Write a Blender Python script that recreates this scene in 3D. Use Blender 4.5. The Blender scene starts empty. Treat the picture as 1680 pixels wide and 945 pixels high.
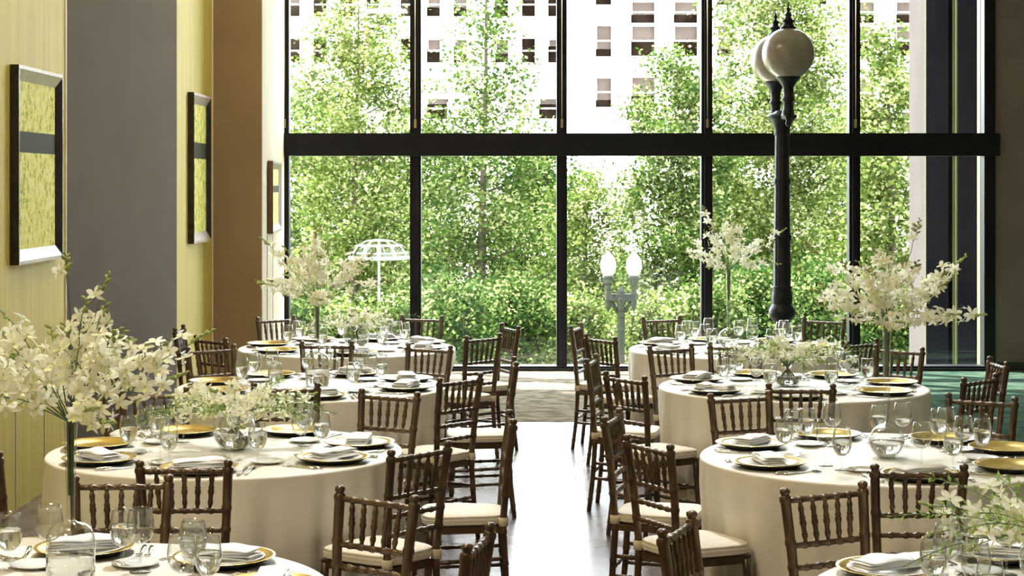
import bpy, math, random
import numpy as np
from mathutils import Vector, Matrix, Euler

R_ = math.radians
PI = math.pi
random.seed(7)
rng = np.random.default_rng(11)
F = 3000.0          # focal length in pixels of the 1680x945 frame
EYE = 1.98          # camera height
HOR = 300.0         # image row of the horizon
sc = bpy.context.scene
COL = sc.collection


def at(px, py, y):
    return Vector(((px - 840.0) * y / F, y, EYE + (HOR - py) * y / F))


def project(v):
    if v.y < 0.3:
        return (-9999, -9999)
    return (840 + v.x * F / v.y, HOR - (v.z - EYE) * F / v.y)


def in_frame(v, m=25):
    x, y = project(v)
    return -m < x < 1680 + m and -m < y < 945 + m


# ------------------------------------------------------------------ materials
def new_mat(name):
    m = bpy.data.materials.new(name)
    m.use_nodes = True
    nt = m.node_tree
    nt.nodes.clear()
    out = nt.nodes.new('ShaderNodeOutputMaterial')
    return m, nt, out


def nd(nt, typ, **kw):
    n = nt.nodes.new(typ)
    for k, v in kw.items():
        if k in n.inputs:
            n.inputs[k].default_value = v
        else:
            setattr(n, k, v)
    return n


def c4(c):
    return (c[0], c[1], c[2], 1.0)


def mat_basic(name, col, rough=0.5, metal=0.0, spec=0.5, var=0.0, scale=20.0, stretch=(1, 1, 1), bump=0.0, sheen=0.0, coat=0.0, bscale=None):
    """Principled surface whose colour wanders a little with a noise, with an optional fine bump."""
    m, nt, out = new_mat(name)
    b = nd(nt, 'ShaderNodeBsdfPrincipled', Roughness=rough, Metallic=metal)
    b.inputs['Specular IOR Level'].default_value = spec
    if coat:
        b.inputs['Coat Weight'].default_value = coat
        b.inputs['Coat Roughness'].default_value = 0.15
    if sheen:
        b.inputs['Sheen Weight'].default_value = sheen
    nt.links.new(b.outputs[0], out.inputs[0])
    tc = nd(nt, 'ShaderNodeTexCoord')
    mp = nd(nt, 'ShaderNodeMapping')
    mp.inputs['Scale'].default_value = stretch
    nt.links.new(tc.outputs['Object'], mp.inputs[0])
    nz = nd(nt, 'ShaderNodeTexNoise', Scale=scale, Detail=4.0)
    nt.links.new(mp.outputs[0], nz.inputs['Vector'])
    rp = nd(nt, 'ShaderNodeValToRGB')
    lo = [max(0, x * (1 - var)) for x in col]
    hi = [min(1, x * (1 + var)) for x in col]
    rp.color_ramp.elements[0].position = 0.3
    rp.color_ramp.elements[1].position = 0.7
    rp.color_ramp.elements[0].color = c4(lo)
    rp.color_ramp.elements[1].color = c4(hi)
    nt.links.new(nz.outputs['Fac'], rp.inputs[0])
    nt.links.new(rp.outputs[0], b.inputs['Base Color'])
    if bump:
        bz = nd(nt, 'ShaderNodeTexNoise', Scale=bscale or scale * 3, Detail=3.0)
        nt.links.new(mp.outputs[0], bz.inputs['Vector'])
        bp = nd(nt, 'ShaderNodeBump', Strength=bump, Distance=0.01)
        nt.links.new(bz.outputs['Fac'], bp.inputs['Height'])
        nt.links.new(bp.outputs[0], b.inputs['Normal'])
    return m


def mat_diffuse(name, ca, cb, scale=5.0, bump=0.0, bscale=160.0):
    m, nt, out = new_mat(name)
    b = nd(nt, 'ShaderNodeBsdfDiffuse', Roughness=0.5)
    tc = nd(nt, 'ShaderNodeTexCoord')
    n1 = nd(nt, 'ShaderNodeTexNoise', Scale=scale, Detail=8.0)
    nt.links.new(tc.outputs['Object'], n1.inputs['Vector'])
    rp = nd(nt, 'ShaderNodeValToRGB')
    rp.color_ramp.elements[0].position = 0.38
    rp.color_ramp.elements[1].position = 0.62
    rp.color_ramp.elements[0].color = c4(ca)
    rp.color_ramp.elements[1].color = c4(cb)
    nt.links.new(n1.outputs['Fac'], rp.inputs[0])
    nt.links.new(rp.outputs[0], b.inputs['Color'])
    if bump:
        n2 = nd(nt, 'ShaderNodeTexNoise', Scale=bscale, Detail=2.0)
        nt.links.new(tc.outputs['Object'], n2.inputs['Vector'])
        bp = nd(nt, 'ShaderNodeBump', Strength=bump, Distance=0.006)
        nt.links.new(n2.outputs['Fac'], bp.inputs['Height'])
        nt.links.new(bp.outputs[0], b.inputs['Normal'])
    nt.links.new(b.outputs[0], out.inputs[0])
    return m


def mat_thin_glass(name, tint=(1, 1, 1), f0=0.06, edge=0.55, rim=0.45):
    """Thin clear glass: lets light through, mirrors a little, more at grazing angles."""
    m, nt, out = new_mat(name)
    tr = nd(nt, 'ShaderNodeBsdfTransparent', Color=c4(tint))
    gl = nd(nt, 'ShaderNodeBsdfGlossy', Color=(1, 1, 1, 1), Roughness=0.02)
    l2 = nd(nt, 'ShaderNodeLayerWeight', Blend=0.5)
    p2 = nd(nt, 'ShaderNodeMath', operation='POWER')
    nt.links.new(l2.outputs['Facing'], p2.inputs[0])
    p2.inputs[1].default_value = 4.0
    tm = nd(nt, 'ShaderNodeMix', data_type='RGBA')
    nt.links.new(p2.outputs[0], tm.inputs[0])
    tm.inputs[6].default_value = c4(tint)
    tm.inputs[7].default_value = c4([x * rim for x in tint])
    nt.links.new(tm.outputs[2], tr.inputs[0])
    lw = nd(nt, 'ShaderNodeLayerWeight', Blend=0.5)
    pw = nd(nt, 'ShaderNodeMath', operation='POWER')
    nt.links.new(lw.outputs['Facing'], pw.inputs[0])
    pw.inputs[1].default_value = 3.0
    ma = nd(nt, 'ShaderNodeMath', operation='MULTIPLY_ADD')
    nt.links.new(pw.outputs[0], ma.inputs[0])
    ma.inputs[1].default_value = edge
    ma.inputs[2].default_value = f0
    mx = nd(nt, 'ShaderNodeMixShader')
    nt.links.new(ma.outputs[0], mx.inputs[0])
    nt.links.new(tr.outputs[0], mx.inputs[1])
    nt.links.new(gl.outputs[0], mx.inputs[2])
    nt.links.new(mx.outputs[0], out.inputs[0])
    return m


def mat_water(name):
    m, nt, out = new_mat(name)
    g = nd(nt, 'ShaderNodeBsdfGlass', Color=(1, 1, 1, 1), Roughness=0.0, IOR=1.33)
    nt.links.new(g.outputs[0], out.inputs[0])
    return m


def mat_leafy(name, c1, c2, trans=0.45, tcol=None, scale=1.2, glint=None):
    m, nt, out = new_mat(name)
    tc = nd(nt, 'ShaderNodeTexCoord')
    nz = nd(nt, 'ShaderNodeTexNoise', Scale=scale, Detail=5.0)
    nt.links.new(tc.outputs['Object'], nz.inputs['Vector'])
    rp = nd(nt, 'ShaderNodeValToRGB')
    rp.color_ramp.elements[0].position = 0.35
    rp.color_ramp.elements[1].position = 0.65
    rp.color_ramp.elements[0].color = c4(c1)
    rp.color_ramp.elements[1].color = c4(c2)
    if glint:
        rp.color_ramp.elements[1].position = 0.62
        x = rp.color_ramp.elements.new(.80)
        x.color = c4(glint)
        ge = nd(nt, 'ShaderNodeNewGeometry')
        ad = nd(nt, 'ShaderNodeMath', operation='MULTIPLY_ADD')
        nt.links.new(ge.outputs['Random Per Island'], ad.inputs[0])
        ad.inputs[1].default_value = .62
        ad.inputs[2].default_value = -.31
        a2 = nd(nt, 'ShaderNodeMath', operation='ADD')
        nt.links.new(ad.outputs[0], a2.inputs[0])
        nt.links.new(nz.outputs['Fac'], a2.inputs[1])
        nt.links.new(a2.outputs[0], rp.inputs[0])
    else:
        nt.links.new(nz.outputs['Fac'], rp.inputs[0])
    d = nd(nt, 'ShaderNodeBsdfDiffuse')
    t = nd(nt, 'ShaderNodeBsdfTranslucent')
    nt.links.new(rp.outputs[0], d.inputs[0])
    if tcol:
        t.inputs[0].default_value = c4(tcol)
    else:
        nt.links.new(rp.outputs[0], t.inputs[0])
    mx = nd(nt, 'ShaderNodeMixShader')
    mx.inputs[0].default_value = trans
    nt.links.new(d.outputs[0], mx.inputs[1])
    nt.links.new(t.outputs[0], mx.inputs[2])
    nt.links.new(mx.outputs[0], out.inputs[0])
    return m


def mat_wood_floor():
    m, nt, out = new_mat('dance_floor_wood')
    b = nd(nt, 'ShaderNodeBsdfPrincipled', Roughness=0.27)
    b.inputs['Specular IOR Level'].default_value = 0.6
    tc = nd(nt, 'ShaderNodeTexCoord')
    mp = nd(nt, 'ShaderNodeMapping')
    mp.inputs['Rotation'].default_value = (0, 0, 0)
    nt.links.new(tc.outputs['Object'], mp.inputs[0])
    br = nd(nt, 'ShaderNodeTexBrick', Scale=1.0)
    br.inputs['Color1'].default_value = (.175, .115, .095, 1)
    br.inputs['Color2'].default_value = (.115, .072, .06, 1)
    br.inputs['Mortar'].default_value = (.03, .02, .015, 1)
    br.inputs['Mortar Size'].default_value = 0.0015
    br.inputs['Brick Width'].default_value = 0.45
    br.inputs['Row Height'].default_value = 0.075
    nt.links.new(mp.outputs[0], br.inputs['Vector'])
    mp2 = nd(nt, 'ShaderNodeMapping')
    mp2.inputs['Scale'].default_value = (3, 40, 1)
    nt.links.new(tc.outputs['Object'], mp2.inputs[0])
    nz = nd(nt, 'ShaderNodeTexNoise', Scale=2.0, Detail=6.0)
    nt.links.new(mp2.outputs[0], nz.inputs['Vector'])
    mix = nd(nt, 'ShaderNodeMix', data_type='RGBA', blend_type='MULTIPLY')
    mix.inputs[0].default_value = 0.5
    nt.links.new(br.outputs['Color'], mix.inputs[6])
    nt.links.new(nz.outputs['Color'], mix.inputs[7])
    nt.links.new(mix.outputs[2], b.inputs['Base Color'])
    nz2 = nd(nt, 'ShaderNodeTexNoise', Scale=3.0, Detail=8.0)
    nt.links.new(tc.outputs['Object'], nz2.inputs['Vector'])
    mr = nd(nt, 'ShaderNodeMapRange')
    mr.inputs[3].default_value = 0.2
    mr.inputs[4].default_value = 0.36
    nt.links.new(nz2.outputs['Fac'], mr.inputs[0])
    nt.links.new(mr.outputs[0], b.inputs['Roughness'])
    bp = nd(nt, 'ShaderNodeBump', Strength=0.12, Distance=0.004)
    nt.links.new(nz.outputs['Fac'], bp.inputs['Height'])
    nt.links.new(bp.outputs[0], b.inputs['Normal'])
    nt.links.new(b.outputs[0], out.inputs[0])
    return m


M = {}
M['chair'] = mat_basic('bronze_bamboo_lacquer', (.088, .053, .026), rough=0.32, metal=0.35, spec=0.6, var=0.45, scale=14, stretch=(1, 1, .4), coat=0.15)
M['seat'] = mat_basic('ivory_seat_fabric', (.72, .67, .56), rough=0.75, var=0.05, scale=30, bump=0.15, bscale=60)
M['tie'] = mat_basic('ivory_seat_tie', (.70, .62, .45), rough=0.7, var=0.05)
M['cloth'] = mat_basic('ivory_satin_cloth', (.80, .768, .695), rough=0.45, spec=0.4, var=0.03, scale=6, sheen=0.15, bump=0.06, bscale=9)
M['napkin'] = mat_basic('white_napkin_linen', (.88, .90, .93), rough=0.8, var=0.01, bump=0.1, bscale=90)
M['china'] = mat_basic('white_china', (.82, .82, .80), rough=0.12, spec=0.6, var=0.01)
M['gold'] = mat_basic('gold_charger', (.78, .57, .19), rough=0.26, metal=0.85, var=0.10, scale=16)
M['under'] = mat_basic('shaded_charger_underside', (.012, .012, .018), rough=0.5)  # shade beneath the charger rim, put into the colour
M['silver'] = mat_basic('polished_silver', (.80, .79, .76), rough=0.14, metal=1.0, var=0.05)
M['glass'] = mat_thin_glass('clear_stemware', (.965, .975, .975), 0.06, 1.0)
M['vaseglass'] = mat_thin_glass('clear_vase_glass', (.95, .965, .965), 0.14, 1.0)
M['pane'] = mat_thin_glass('window_pane', (.98, .99, .985), 0.03, 0.3)
M['water'] = mat_water('water')
M['stem'] = mat_basic('orchid_stem_green', (.05, .10, .03), rough=0.5, var=0.3)
M['petal'] = mat_leafy('orchid_petal', (.88, .87, .68), (.92, .91, .80), 0.5, scale=30)
M['lip'] = mat_leafy('orchid_lip', (.72, .76, .36), (.80, .80, .5), 0.3)
M['bud'] = mat_leafy('orchid_bud', (.30, .38, .12), (.55, .60, .28), 0.3, scale=40)
M['sprig'] = mat_leafy('sprig_leaf', (.16, .28, .05), (.34, .46, .12), 0.4, scale=20)
M['wall_yellow'] = mat_basic('yellow_silk_wall', (.62, .52, .125), rough=0.6, spec=0.3, var=0.10, scale=1.6, stretch=(1, 8, .35))
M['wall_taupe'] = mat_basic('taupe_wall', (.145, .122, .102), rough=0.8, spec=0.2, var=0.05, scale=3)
M['wall_brown'] = mat_basic('brown_wall', (.285, .20, .11), rough=0.8, spec=0.2, var=0.06, scale=3)
M['wall_cream'] = mat_basic('cream_wall', (.50, .43, .32), rough=0.7, spec=0.2, var=0.05, scale=2)
M['wall_grey'] = mat_basic('mauve_grey_wall', (.175, .140, .125), rough=0.85, spec=0.1, var=0.08, scale=2.2)
M['ceiling'] = mat_basic('ceiling_paint', (.62, .58, .50), rough=0.9, var=0.03)
M['base_dark'] = mat_basic('dark_baseboard', (.012, .012, .016), rough=0.4)
M['edge'] = mat_basic('edge_highlight', (.80, .74, .52), rough=0.4)  # highlight along the panel corners, given as a pale colour
M['black'] = mat_basic('black_window_metal', (.006, .006, .009), rough=0.4, spec=0.22, var=0.2)
M['iron'] = mat_basic('cast_iron_black', (.006, .007, .011), rough=0.42, spec=0.3, var=0.3, scale=30, bump=0.3)
M['iron_green'] = mat_basic('weathered_green_iron', (.010, .012, .008), rough=0.6, var=0.3, spec=.2)
M['globe'] = mat_basic('opal_globe', (.235, .205, .165), rough=0.25, spec=0.5, var=0.04, scale=8)
M['globe_out'] = mat_basic('white_opal_globe', (.20, .195, .18), rough=0.3)
M['frame'] = mat_basic('dark_bronze_frame', (.030, .022, .018), rough=0.22, metal=0.4, var=0.3)
M['frame_bevel'] = mat_basic('bevel_reflection', (.42, .35, .29), rough=0.4, metal=0.1, var=0.15)  # bright reflection on top and bottom rails, put into the colour
M['frame_wood'] = mat_basic('walnut_frame', (.13, .07, .035), rough=0.4, var=0.3, stretch=(1, 1, 8))
def mat_leaf_reflection():
    """reflection of sunlit leaves and the dark transom, painted into the colour"""
    m, nt, out = new_mat('painted_leaf_reflection')
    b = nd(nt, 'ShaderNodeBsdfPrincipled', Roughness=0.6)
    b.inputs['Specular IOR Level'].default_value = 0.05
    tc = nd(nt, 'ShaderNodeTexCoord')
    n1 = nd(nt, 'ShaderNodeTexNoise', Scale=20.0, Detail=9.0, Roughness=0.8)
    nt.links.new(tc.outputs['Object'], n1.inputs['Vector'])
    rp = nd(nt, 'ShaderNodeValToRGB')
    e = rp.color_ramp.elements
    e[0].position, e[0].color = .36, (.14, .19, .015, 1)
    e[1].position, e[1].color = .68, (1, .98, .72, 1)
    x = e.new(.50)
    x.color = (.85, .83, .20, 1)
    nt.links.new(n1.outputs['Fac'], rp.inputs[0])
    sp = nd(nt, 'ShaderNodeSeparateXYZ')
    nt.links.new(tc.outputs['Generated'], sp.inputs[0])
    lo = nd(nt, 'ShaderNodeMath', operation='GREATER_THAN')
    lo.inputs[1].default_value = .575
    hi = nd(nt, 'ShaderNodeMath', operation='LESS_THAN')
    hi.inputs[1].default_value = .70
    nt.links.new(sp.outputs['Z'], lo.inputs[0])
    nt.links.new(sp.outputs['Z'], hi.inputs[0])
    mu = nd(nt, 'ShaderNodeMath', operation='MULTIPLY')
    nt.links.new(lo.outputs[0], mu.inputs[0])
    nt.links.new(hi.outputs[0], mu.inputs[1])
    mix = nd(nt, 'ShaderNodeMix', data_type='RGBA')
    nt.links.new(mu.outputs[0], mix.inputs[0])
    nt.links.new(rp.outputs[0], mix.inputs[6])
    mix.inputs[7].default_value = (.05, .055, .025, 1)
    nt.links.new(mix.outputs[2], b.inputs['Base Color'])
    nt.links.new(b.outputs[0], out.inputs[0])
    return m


M['print'] = mat_leaf_reflection()  # window view mirrored in the framed glass, put into the colour
M['floor'] = mat_wood_floor()
M['carpet'] = mat_diffuse('teal_carpet', (.035, .075, .058), (.085, .125, .09), 6.0, .5)
M['carpet_beige'] = mat_diffuse('beige_carpet', (.19, .165, .13), (.37, .33, .265), 7.0, .5)
M['bark'] = mat_basic('tree_bark', (.042, .030, .017), rough=0.9, var=0.4, scale=12, bump=0.6)
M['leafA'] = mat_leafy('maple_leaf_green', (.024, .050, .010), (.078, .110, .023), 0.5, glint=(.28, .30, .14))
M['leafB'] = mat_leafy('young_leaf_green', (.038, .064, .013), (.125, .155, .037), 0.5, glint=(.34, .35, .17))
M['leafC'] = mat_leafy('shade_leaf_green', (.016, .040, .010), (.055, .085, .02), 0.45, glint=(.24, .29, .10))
M['facade'] = mat_basic('white_stone_facade', (.84, .82, .82), rough=0.9, var=0.02, scale=.3)
M['reveal'] = mat_diffuse('brown_window_reveal', (.009, .005, .003), (.012, .007, .004), 1.0)
M['blind'] = mat_diffuse('pale_window_blind', (.050, .038, .032), (.060, .047, .040), .5)
M['darkpane'] = mat_diffuse('dark_house_glass', (.005, .003, .002), (.011, .007, .005), .8)
M['ground'] = mat_basic('pale_paving', (.55, .53, .48), rough=0.9, var=0.08, scale=.8)
M['lawn'] = mat_basic('sunlit_lawn', (.20, .28, .06), rough=0.9, var=0.3, scale=4)
M['pier'] = mat_diffuse('pale_mauve_stone', (.066, .058, .055), (.072, .063, .060), 2.0)
M['olive'] = mat_diffuse('olive_tinted_glass', (.012, .014, .005), (.015, .017, .007), 2.0)
M['wing_dark'] = mat_diffuse('dark_wing_panel', (.0016, .0016, .0022), (.002, .002, .0026), 2.0)
M['wing_edge'] = mat_basic('pale_wing_strip', (.10, .11, .06), rough=0.6, spec=0.1)
M['canopy'] = mat_basic('white_canopy_paint', (.13, .13, .12), rough=0.6)
M['brass'] = mat_basic('dull_brass', (.45, .36, .2), rough=0.35, metal=0.9)


# ------------------------------------------------------------------ mesh building
class MB:
    def __init__(s):
        s.v, s.f, s.sm, s.mi = [], [], [], []

    def add(s, vs, fs, smooth=True, mi=0):
        o = len(s.v)
        s.v.extend([tuple(x) for x in vs])
        for f in fs:
            s.f.append(tuple(i + o for i in f))
            s.sm.append(smooth)
            s.mi.append(mi)

    def tube(s, pts, rad, n=8, caps=True, smooth=True, mi=0, sx=1.0):
        pts = [Vector(p) for p in pts]
        if not hasattr(rad, '__len__'):
            rad = [rad] * len(pts)
        vs, fs = [], []
        ref = None
        for i, p in enumerate(pts):
            t = (pts[min(i + 1, len(pts) - 1)] - pts[max(i - 1, 0)])
            t = t.normalized() if t.length > 1e-9 else Vector((0, 0, 1))
            if ref is None:
                ref = Vector((1, 0, 0)) if abs(t.x) < 0.9 else Vector((0, 1, 0))
            a = (ref - t * ref.dot(t)).normalized()
            b = t.cross(a)
            ref = a
            for k in range(n):
                w = 2 * PI * k / n
                vs.append(p + (a * math.cos(w) * sx + b * math.sin(w)) * rad[i])
        for i in range(len(pts) - 1):
            for k in range(n):
                k2 = (k + 1) % n
                fs.append((i * n + k, i * n + k2, (i + 1) * n + k2, (i + 1) * n + k))
        if caps:
            fs.append(tuple(range(n - 1, -1, -1)))
            fs.append(tuple((len(pts) - 1) * n + k for k in range(n)))
        s.add(vs, fs, smooth, mi)

    def lathe(s, prof, n=24, c=(0, 0, 0), smooth=True, mi=0, close=False):
        vs, fs = [], []
        for r, z in prof:
            for k in range(n):
                w = 2 * PI * k / n
                vs.append((c[0] + max(r, 1e-5) * math.cos(w), c[1] + max(r, 1e-5) * math.sin(w), c[2] + z))
        m = len(prof)
        rng_ = range(m) if close else range(m - 1)
        for i in rng_:
            j = (i + 1) % m
            for k in range(n):
                k2 = (k + 1) % n
                fs.append((i * n + k, i * n + k2, j * n + k2, j * n + k))
        s.add(vs, fs, smooth, mi)

    def box(s, lo, hi, mi=0):
        x0, y0, z0 = lo
        x1, y1, z1 = hi
        vs = [(x0, y0, z0), (x1, y0, z0), (x1, y1, z0), (x0, y1, z0), (x0, y0, z1), (x1, y0, z1), (x1, y1, z1), (x0, y1, z1)]
        s.add(vs, [(0, 3, 2, 1), (4, 5, 6, 7), (0, 1, 5, 4), (1, 2, 6, 5), (2, 3, 7, 6), (3, 0, 4, 7)], False, mi)

    def prism(s, poly, z0, z1, mi=0):
        n = len(poly)
        vs = [(x, y, z0) for x, y in poly] + [(x, y, z1) for x, y in poly]
        fs = [tuple(range(n - 1, -1, -1)), tuple(range(n, 2 * n))] + [(i, (i + 1) % n, n + (i + 1) % n, n + i) for i in range(n)]
        s.add(vs, fs, False, mi)

    def mesh(s, name, mats):
        me = bpy.data.meshes.new(name)
        me.from_pydata(s.v, [], s.f)
        for m in (mats if isinstance(mats, (list, tuple)) else [mats]):
            me.materials.append(m)
        me.polygons.foreach_set('use_smooth', s.sm)
        me.polygons.foreach_set('material_index', s.mi)
        me.update()
        return me


def link(name, data, parent=None):
    o = bpy.data.objects.new(name, data)
    COL.objects.link(o)
    if parent is not None:
        o.parent = parent
    return o


def tag(o, label, cat, group=None):
    assert 4 <= len(label.split()) <= 16, label
    o['label'] = label
    o['category'] = cat
    if group:
        o['group'] = group
    return o


def thing(name, label, cat, loc=(0, 0, 0), rz=0.0, group=None):
    o = link(name, None)
    o.location = loc
    o.rotation_euler = (0, 0, rz)
    return tag(o, label, cat, group)


def struct(name, mb, mat):
    o = link(name, mb.mesh(name, mat))
    o['kind'] = 'structure'
    return o


def part(name, me, parent, loc=None, rot=None, scale=None):
    o = link(name, me, parent)
    if loc is not None:
        o.location = loc
    if rot is not None:
        o.rotation_euler = rot
    if scale is not None:
        o.scale = scale if hasattr(scale, '__len__') else (scale,) * 3
    return o


def bevel_box_mesh(name, lo, hi, mat, bev):
    """box with bevelled edges"""
    import bmesh
    bm = bmesh.new()
    mb = MB()
    mb.box(lo, hi)
    vs = [bm.verts.new(v) for v in mb.v]
    for f in mb.f:
        bm.faces.new([vs[i] for i in f])
    bmesh.ops.bevel(bm, geom=list(bm.edges), offset=bev, segments=2, profile=0.6, affect='EDGES')
    me = bpy.data.meshes.new(name)
    bm.to_mesh(me)
    bm.free()
    me.materials.append(mat)
    return me


# ------------------------------------------------------------------ the room
YW = 19.3                       # window wall
CEIL = 5.6
X1, YA, YA1 = -3.0, 14.12, 12.28           # first yellow panel ends here
X2, YB = -2.588, 15.78
X3, YC = -2.157, YW
XW_L, XW_R = -2.41, 5.08
BACK = -3.0

m = MB()
m.box((-4.6, BACK, -.12), (2.55, 15.15, 0))
struct('floor', m, M['floor'])
m = MB()
m.box((-4.6, 15.15, -.12), (2.55, YW + .1, 0.004))
struct('floor_runner', m, M['carpet_beige'])
m = MB()
m.box((2.55, BACK, -.12), (9.2, YW + .1, 0.004))
struct('floor_carpet', m, M['carpet'])
m = MB()
m.box((-4.6, BACK - .1, CEIL), (9.3, YW + .15, CEIL + .15))
struct('ceiling', m, M['ceiling'])

m = MB()
m.prism([(X1, BACK), (X1, YA1), (X1 - .3, YA1 + .02), (X1 - .3, BACK)], 0, CEIL)
struct('wall_left', m, M['wall_yellow'])
m = MB()
m.prism([(X1 - .001, YA1 + .001), (X2 - .001, YA - .002), (X2 - .06, YA + .01), (X1 - .06, YA1 + .03)], 0, CEIL)
struct('wall_left_return', m, M['wall_taupe'])
m = MB()
m.prism([(X2, YA - .001), (X2, YB - .001), (X2 - .3, YB - .001), (X2 - .3, YA + .02)], 0, CEIL)
struct('wall_left_middle', m, M['wall_yellow'])
m = MB()
m.prism([(X2 + .002, YB), (X3 - .002, YB), (X3 - .002, YB + .05), (X2 + .002, YB + .05)], 0, CEIL)
struct('wall_left_middle_return', m, M['wall_brown'])
m = MB()
m.prism([(X3, YB - .001), (XW_L + .01, YW), (XW_L - .3, YW), (X3 - .3, YB + .06)], 0, CEIL)
struct('wall_left_far', m, M['wall_cream'])
m = MB()
m.box((XW_R, YW - .02, 0), (9.2, YW + .15, CEIL))
struct('wall_far', m, M['wall_grey'])
m = MB()
m.box((9.2, BACK, 0), (9.35, YW + .15, CEIL))
struct('wall_right', m, M['wall_cream'])
m = MB()
m.box((-4.6, BACK - .15, 0), (9.35, BACK, CEIL))
struct('wall_back', m, M['wall_cream'])

m = MB()
m.prism([(X1 + .014, YA1 + .004), (X2 + .012, YA - .010), (X2 + .001, YA - .004), (X1 + .002, YA1 + .004)], 0.001, .2)
struct('baseboard_left', m, M['base_dark'])
m = MB()
m.box((X2 + .002, YB - .015, 0.001), (X3 - .002, YB - .001, .11))
struct('baseboard_left_middle', m, M['base_dark'])
m = MB()
m.box((XW_R + .03, YW - .04, 0.005), (9.19, YW - .021, .09))
struct('baseboard_far', m, M['base_dark'])
n = 1
for (x, y) in ((X1 + .0005, YA1 - .018), (X2 + .0005, YB - .018)):  # panel-edge highlights, built as pale strips
    m = MB()
    m.box((x, y, 0), (x + .010, y + .017, CEIL))
    struct('trim_%d' % n, m, M['edge'])
    n += 1
# fine seams in the wall panels
for (x, y0, z1) in ((X1, 11.72, .95), (X1, 11.04, .95)):
    m = MB()
    m.box((x, y0, 0.0), (x + .002, y0 + .012, z1))
    struct('trim_%d' % n, m, M['frame_wood'])
    n += 1
for t in (.18, .42):
    yy = YB + (YW - YB) * t
    xx = X3 + (XW_L - X3) * t
    m = MB()
    m.box((xx - .002, yy, 0), (xx + .006, yy + .03, 1.5))
    struct('trim_%d' % n, m, M['frame_wood'])
    n += 1

# ---- the window wall
MX = [(462, 475), (673, 691), (913, 930), (1150, 1168), (1392, 1410), (1613, 1631)]
mx = [(at(a, 0, YW).x, at(b, 0, YW).x) for a, b in MX]
TZ0, TZ1 = at(0, 256, YW).z, at(0, 219, YW).z
UZ0, UZ1 = 4.55, 4.75
SILL = .055
m = MB()
for i, (a, b) in enumerate(mx):
    m.box((a, YW - .05, 0), (b, YW + .10, CEIL))
    if 0 < i < 5:
        m.box((a + .03, YW - .085, SILL), (b - .03, YW - .05, TZ0 - .002))
        m.box((a + .03, YW - .085, TZ1 + .002), (b - .03, YW - .05, CEIL))
m.box((mx[0][0] - .02, YW - .13, TZ0), (mx[-1][1] + .03, YW + .09, TZ1))
m.box((mx[0][0], YW - .055, UZ0), (mx[-1][1], YW + .09, UZ1))
m.box((mx[0][0], YW - .10, 0.005), (mx[-1][1], YW + .10, SILL))
m.box((mx[0][0], YW - .13, 0.005), (mx[-1][1], YW - .09, SILL * .6))
m.box((mx[0][0], YW - .08, CEIL - .12), (mx[-1][1], YW + .09, CEIL))
struct('window_1', m, M['black'])
k = 2
for i in range(5):
    a, b = mx[i][1], mx[i + 1][0]
    for z0, z1 in ((SILL, TZ0), (TZ1, UZ0), (UZ1, CEIL - .12)):
        m = MB()
        m.box((a - .004, YW + .015, z0 - .004), (b + .004, YW + .022, z1 + .004))
        struct('window_%d' % k, m, M['pane'])
        k += 1
# small brass stays on the upper mullions
n_stay = 0
for i in range(0, 5):
    xx = (mx[i][0] + mx[i][1]) / 2
    m = MB()
    zz = at(0, 203, YW).z
    m.box((xx - .012, YW - .10, zz - .045), (xx + .012, YW - .086, zz + .045))
    m.tube([(xx, YW - .103, zz + .04), (xx, YW - .108, zz + .5), (xx, YW - .103, zz + 1.3)], .0035, 6)
    o = link('window_stay', m.mesh('window_stay', M['brass']))
    where = ['beside the cream wall', 'second from the cream wall', 'in the middle of the window', 'just before the lamp post', 'just past the lamp post'][i]
    tag(o, 'thin brass window stay on the black mullion ' + where, 'window stay', 'window stays on the mullions')

# ------------------------------------------------------------------ framed glass on the wall, reflections painted in
def framed(label, x, y0, y1, z0, z1, w, d, fm, bm_, dirx=1.0, slope=0.0):
    t = thing('framed_panel', label, 'picture', (x, (y0 + y1) / 2, z0))
    t.rotation_euler = (0, 0, slope)
    hy, hz = (y1 - y0) / 2, z1 - z0

    def ring(y_in, dep):
        return [(dep, -hy + y_in, y_in), (dep, hy - y_in, y_in), (dep, hy - y_in, hz - y_in), (dep, -hy + y_in, hz - y_in)]
    rings = [ring(0, .003), ring(0, d), ring(w * .25, d), ring(w, d * .45)]
    m = MB()
    for side, nm in enumerate(('bottom', 'far', 'top', 'near')):
        q = MB()
        for r in range(3):
            A, B = rings[r], rings[r + 1]
            i, j = side, (side + 1) % 4
            q.add([A[i], A[j], B[j], B[i]], [(0, 1, 2, 3)], False)
        A = rings[3]
        i, j = side, (side + 1) % 4
        B = ring(w, .003)
        q.add([A[i], A[j], B[j], B[i]], [(0, 1, 2, 3)], False)
        mt = bm_ if side in (0, 2) else fm
        part('frame_rail', q.mesh('frame_rail', mt), t)
    q = MB()
    q.box((.004, -hy + w - .003, w - .003), (d * .4, hy - w + .003, hz - w + .003))
    part('print', q.mesh('painted_leaf_reflection', M['print']), t)
    return t


framed('big dark-framed pane with painted reflection of sunlit leaves on the first yellow wall panel', X1, 10.92, 12.0, 1.487, 2.688, .088, .055, M['frame'], M['frame_bevel'])
framed('slimmer dark-framed pane with painted reflection of sunlit leaves on the second yellow wall panel', X2, 14.59, 15.43, 1.492, 2.705, .085, .05, M['frame'], M['frame_bevel'])
sl = math.atan2(-(XW_L - X3), (YW - YB))
yc_ = 17.15
xc_ = X3 + (XW_L - X3) * (yc_ - YB) / (YW - YB)
framed('small walnut-framed picture on the cream wall beside the window', xc_ + .004, 16.45, 17.9, at(0, 381, 17).z, at(0, 265, 17).z, .07, .05, M['frame_wood'], M['frame_wood'], slope=sl)

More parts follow.
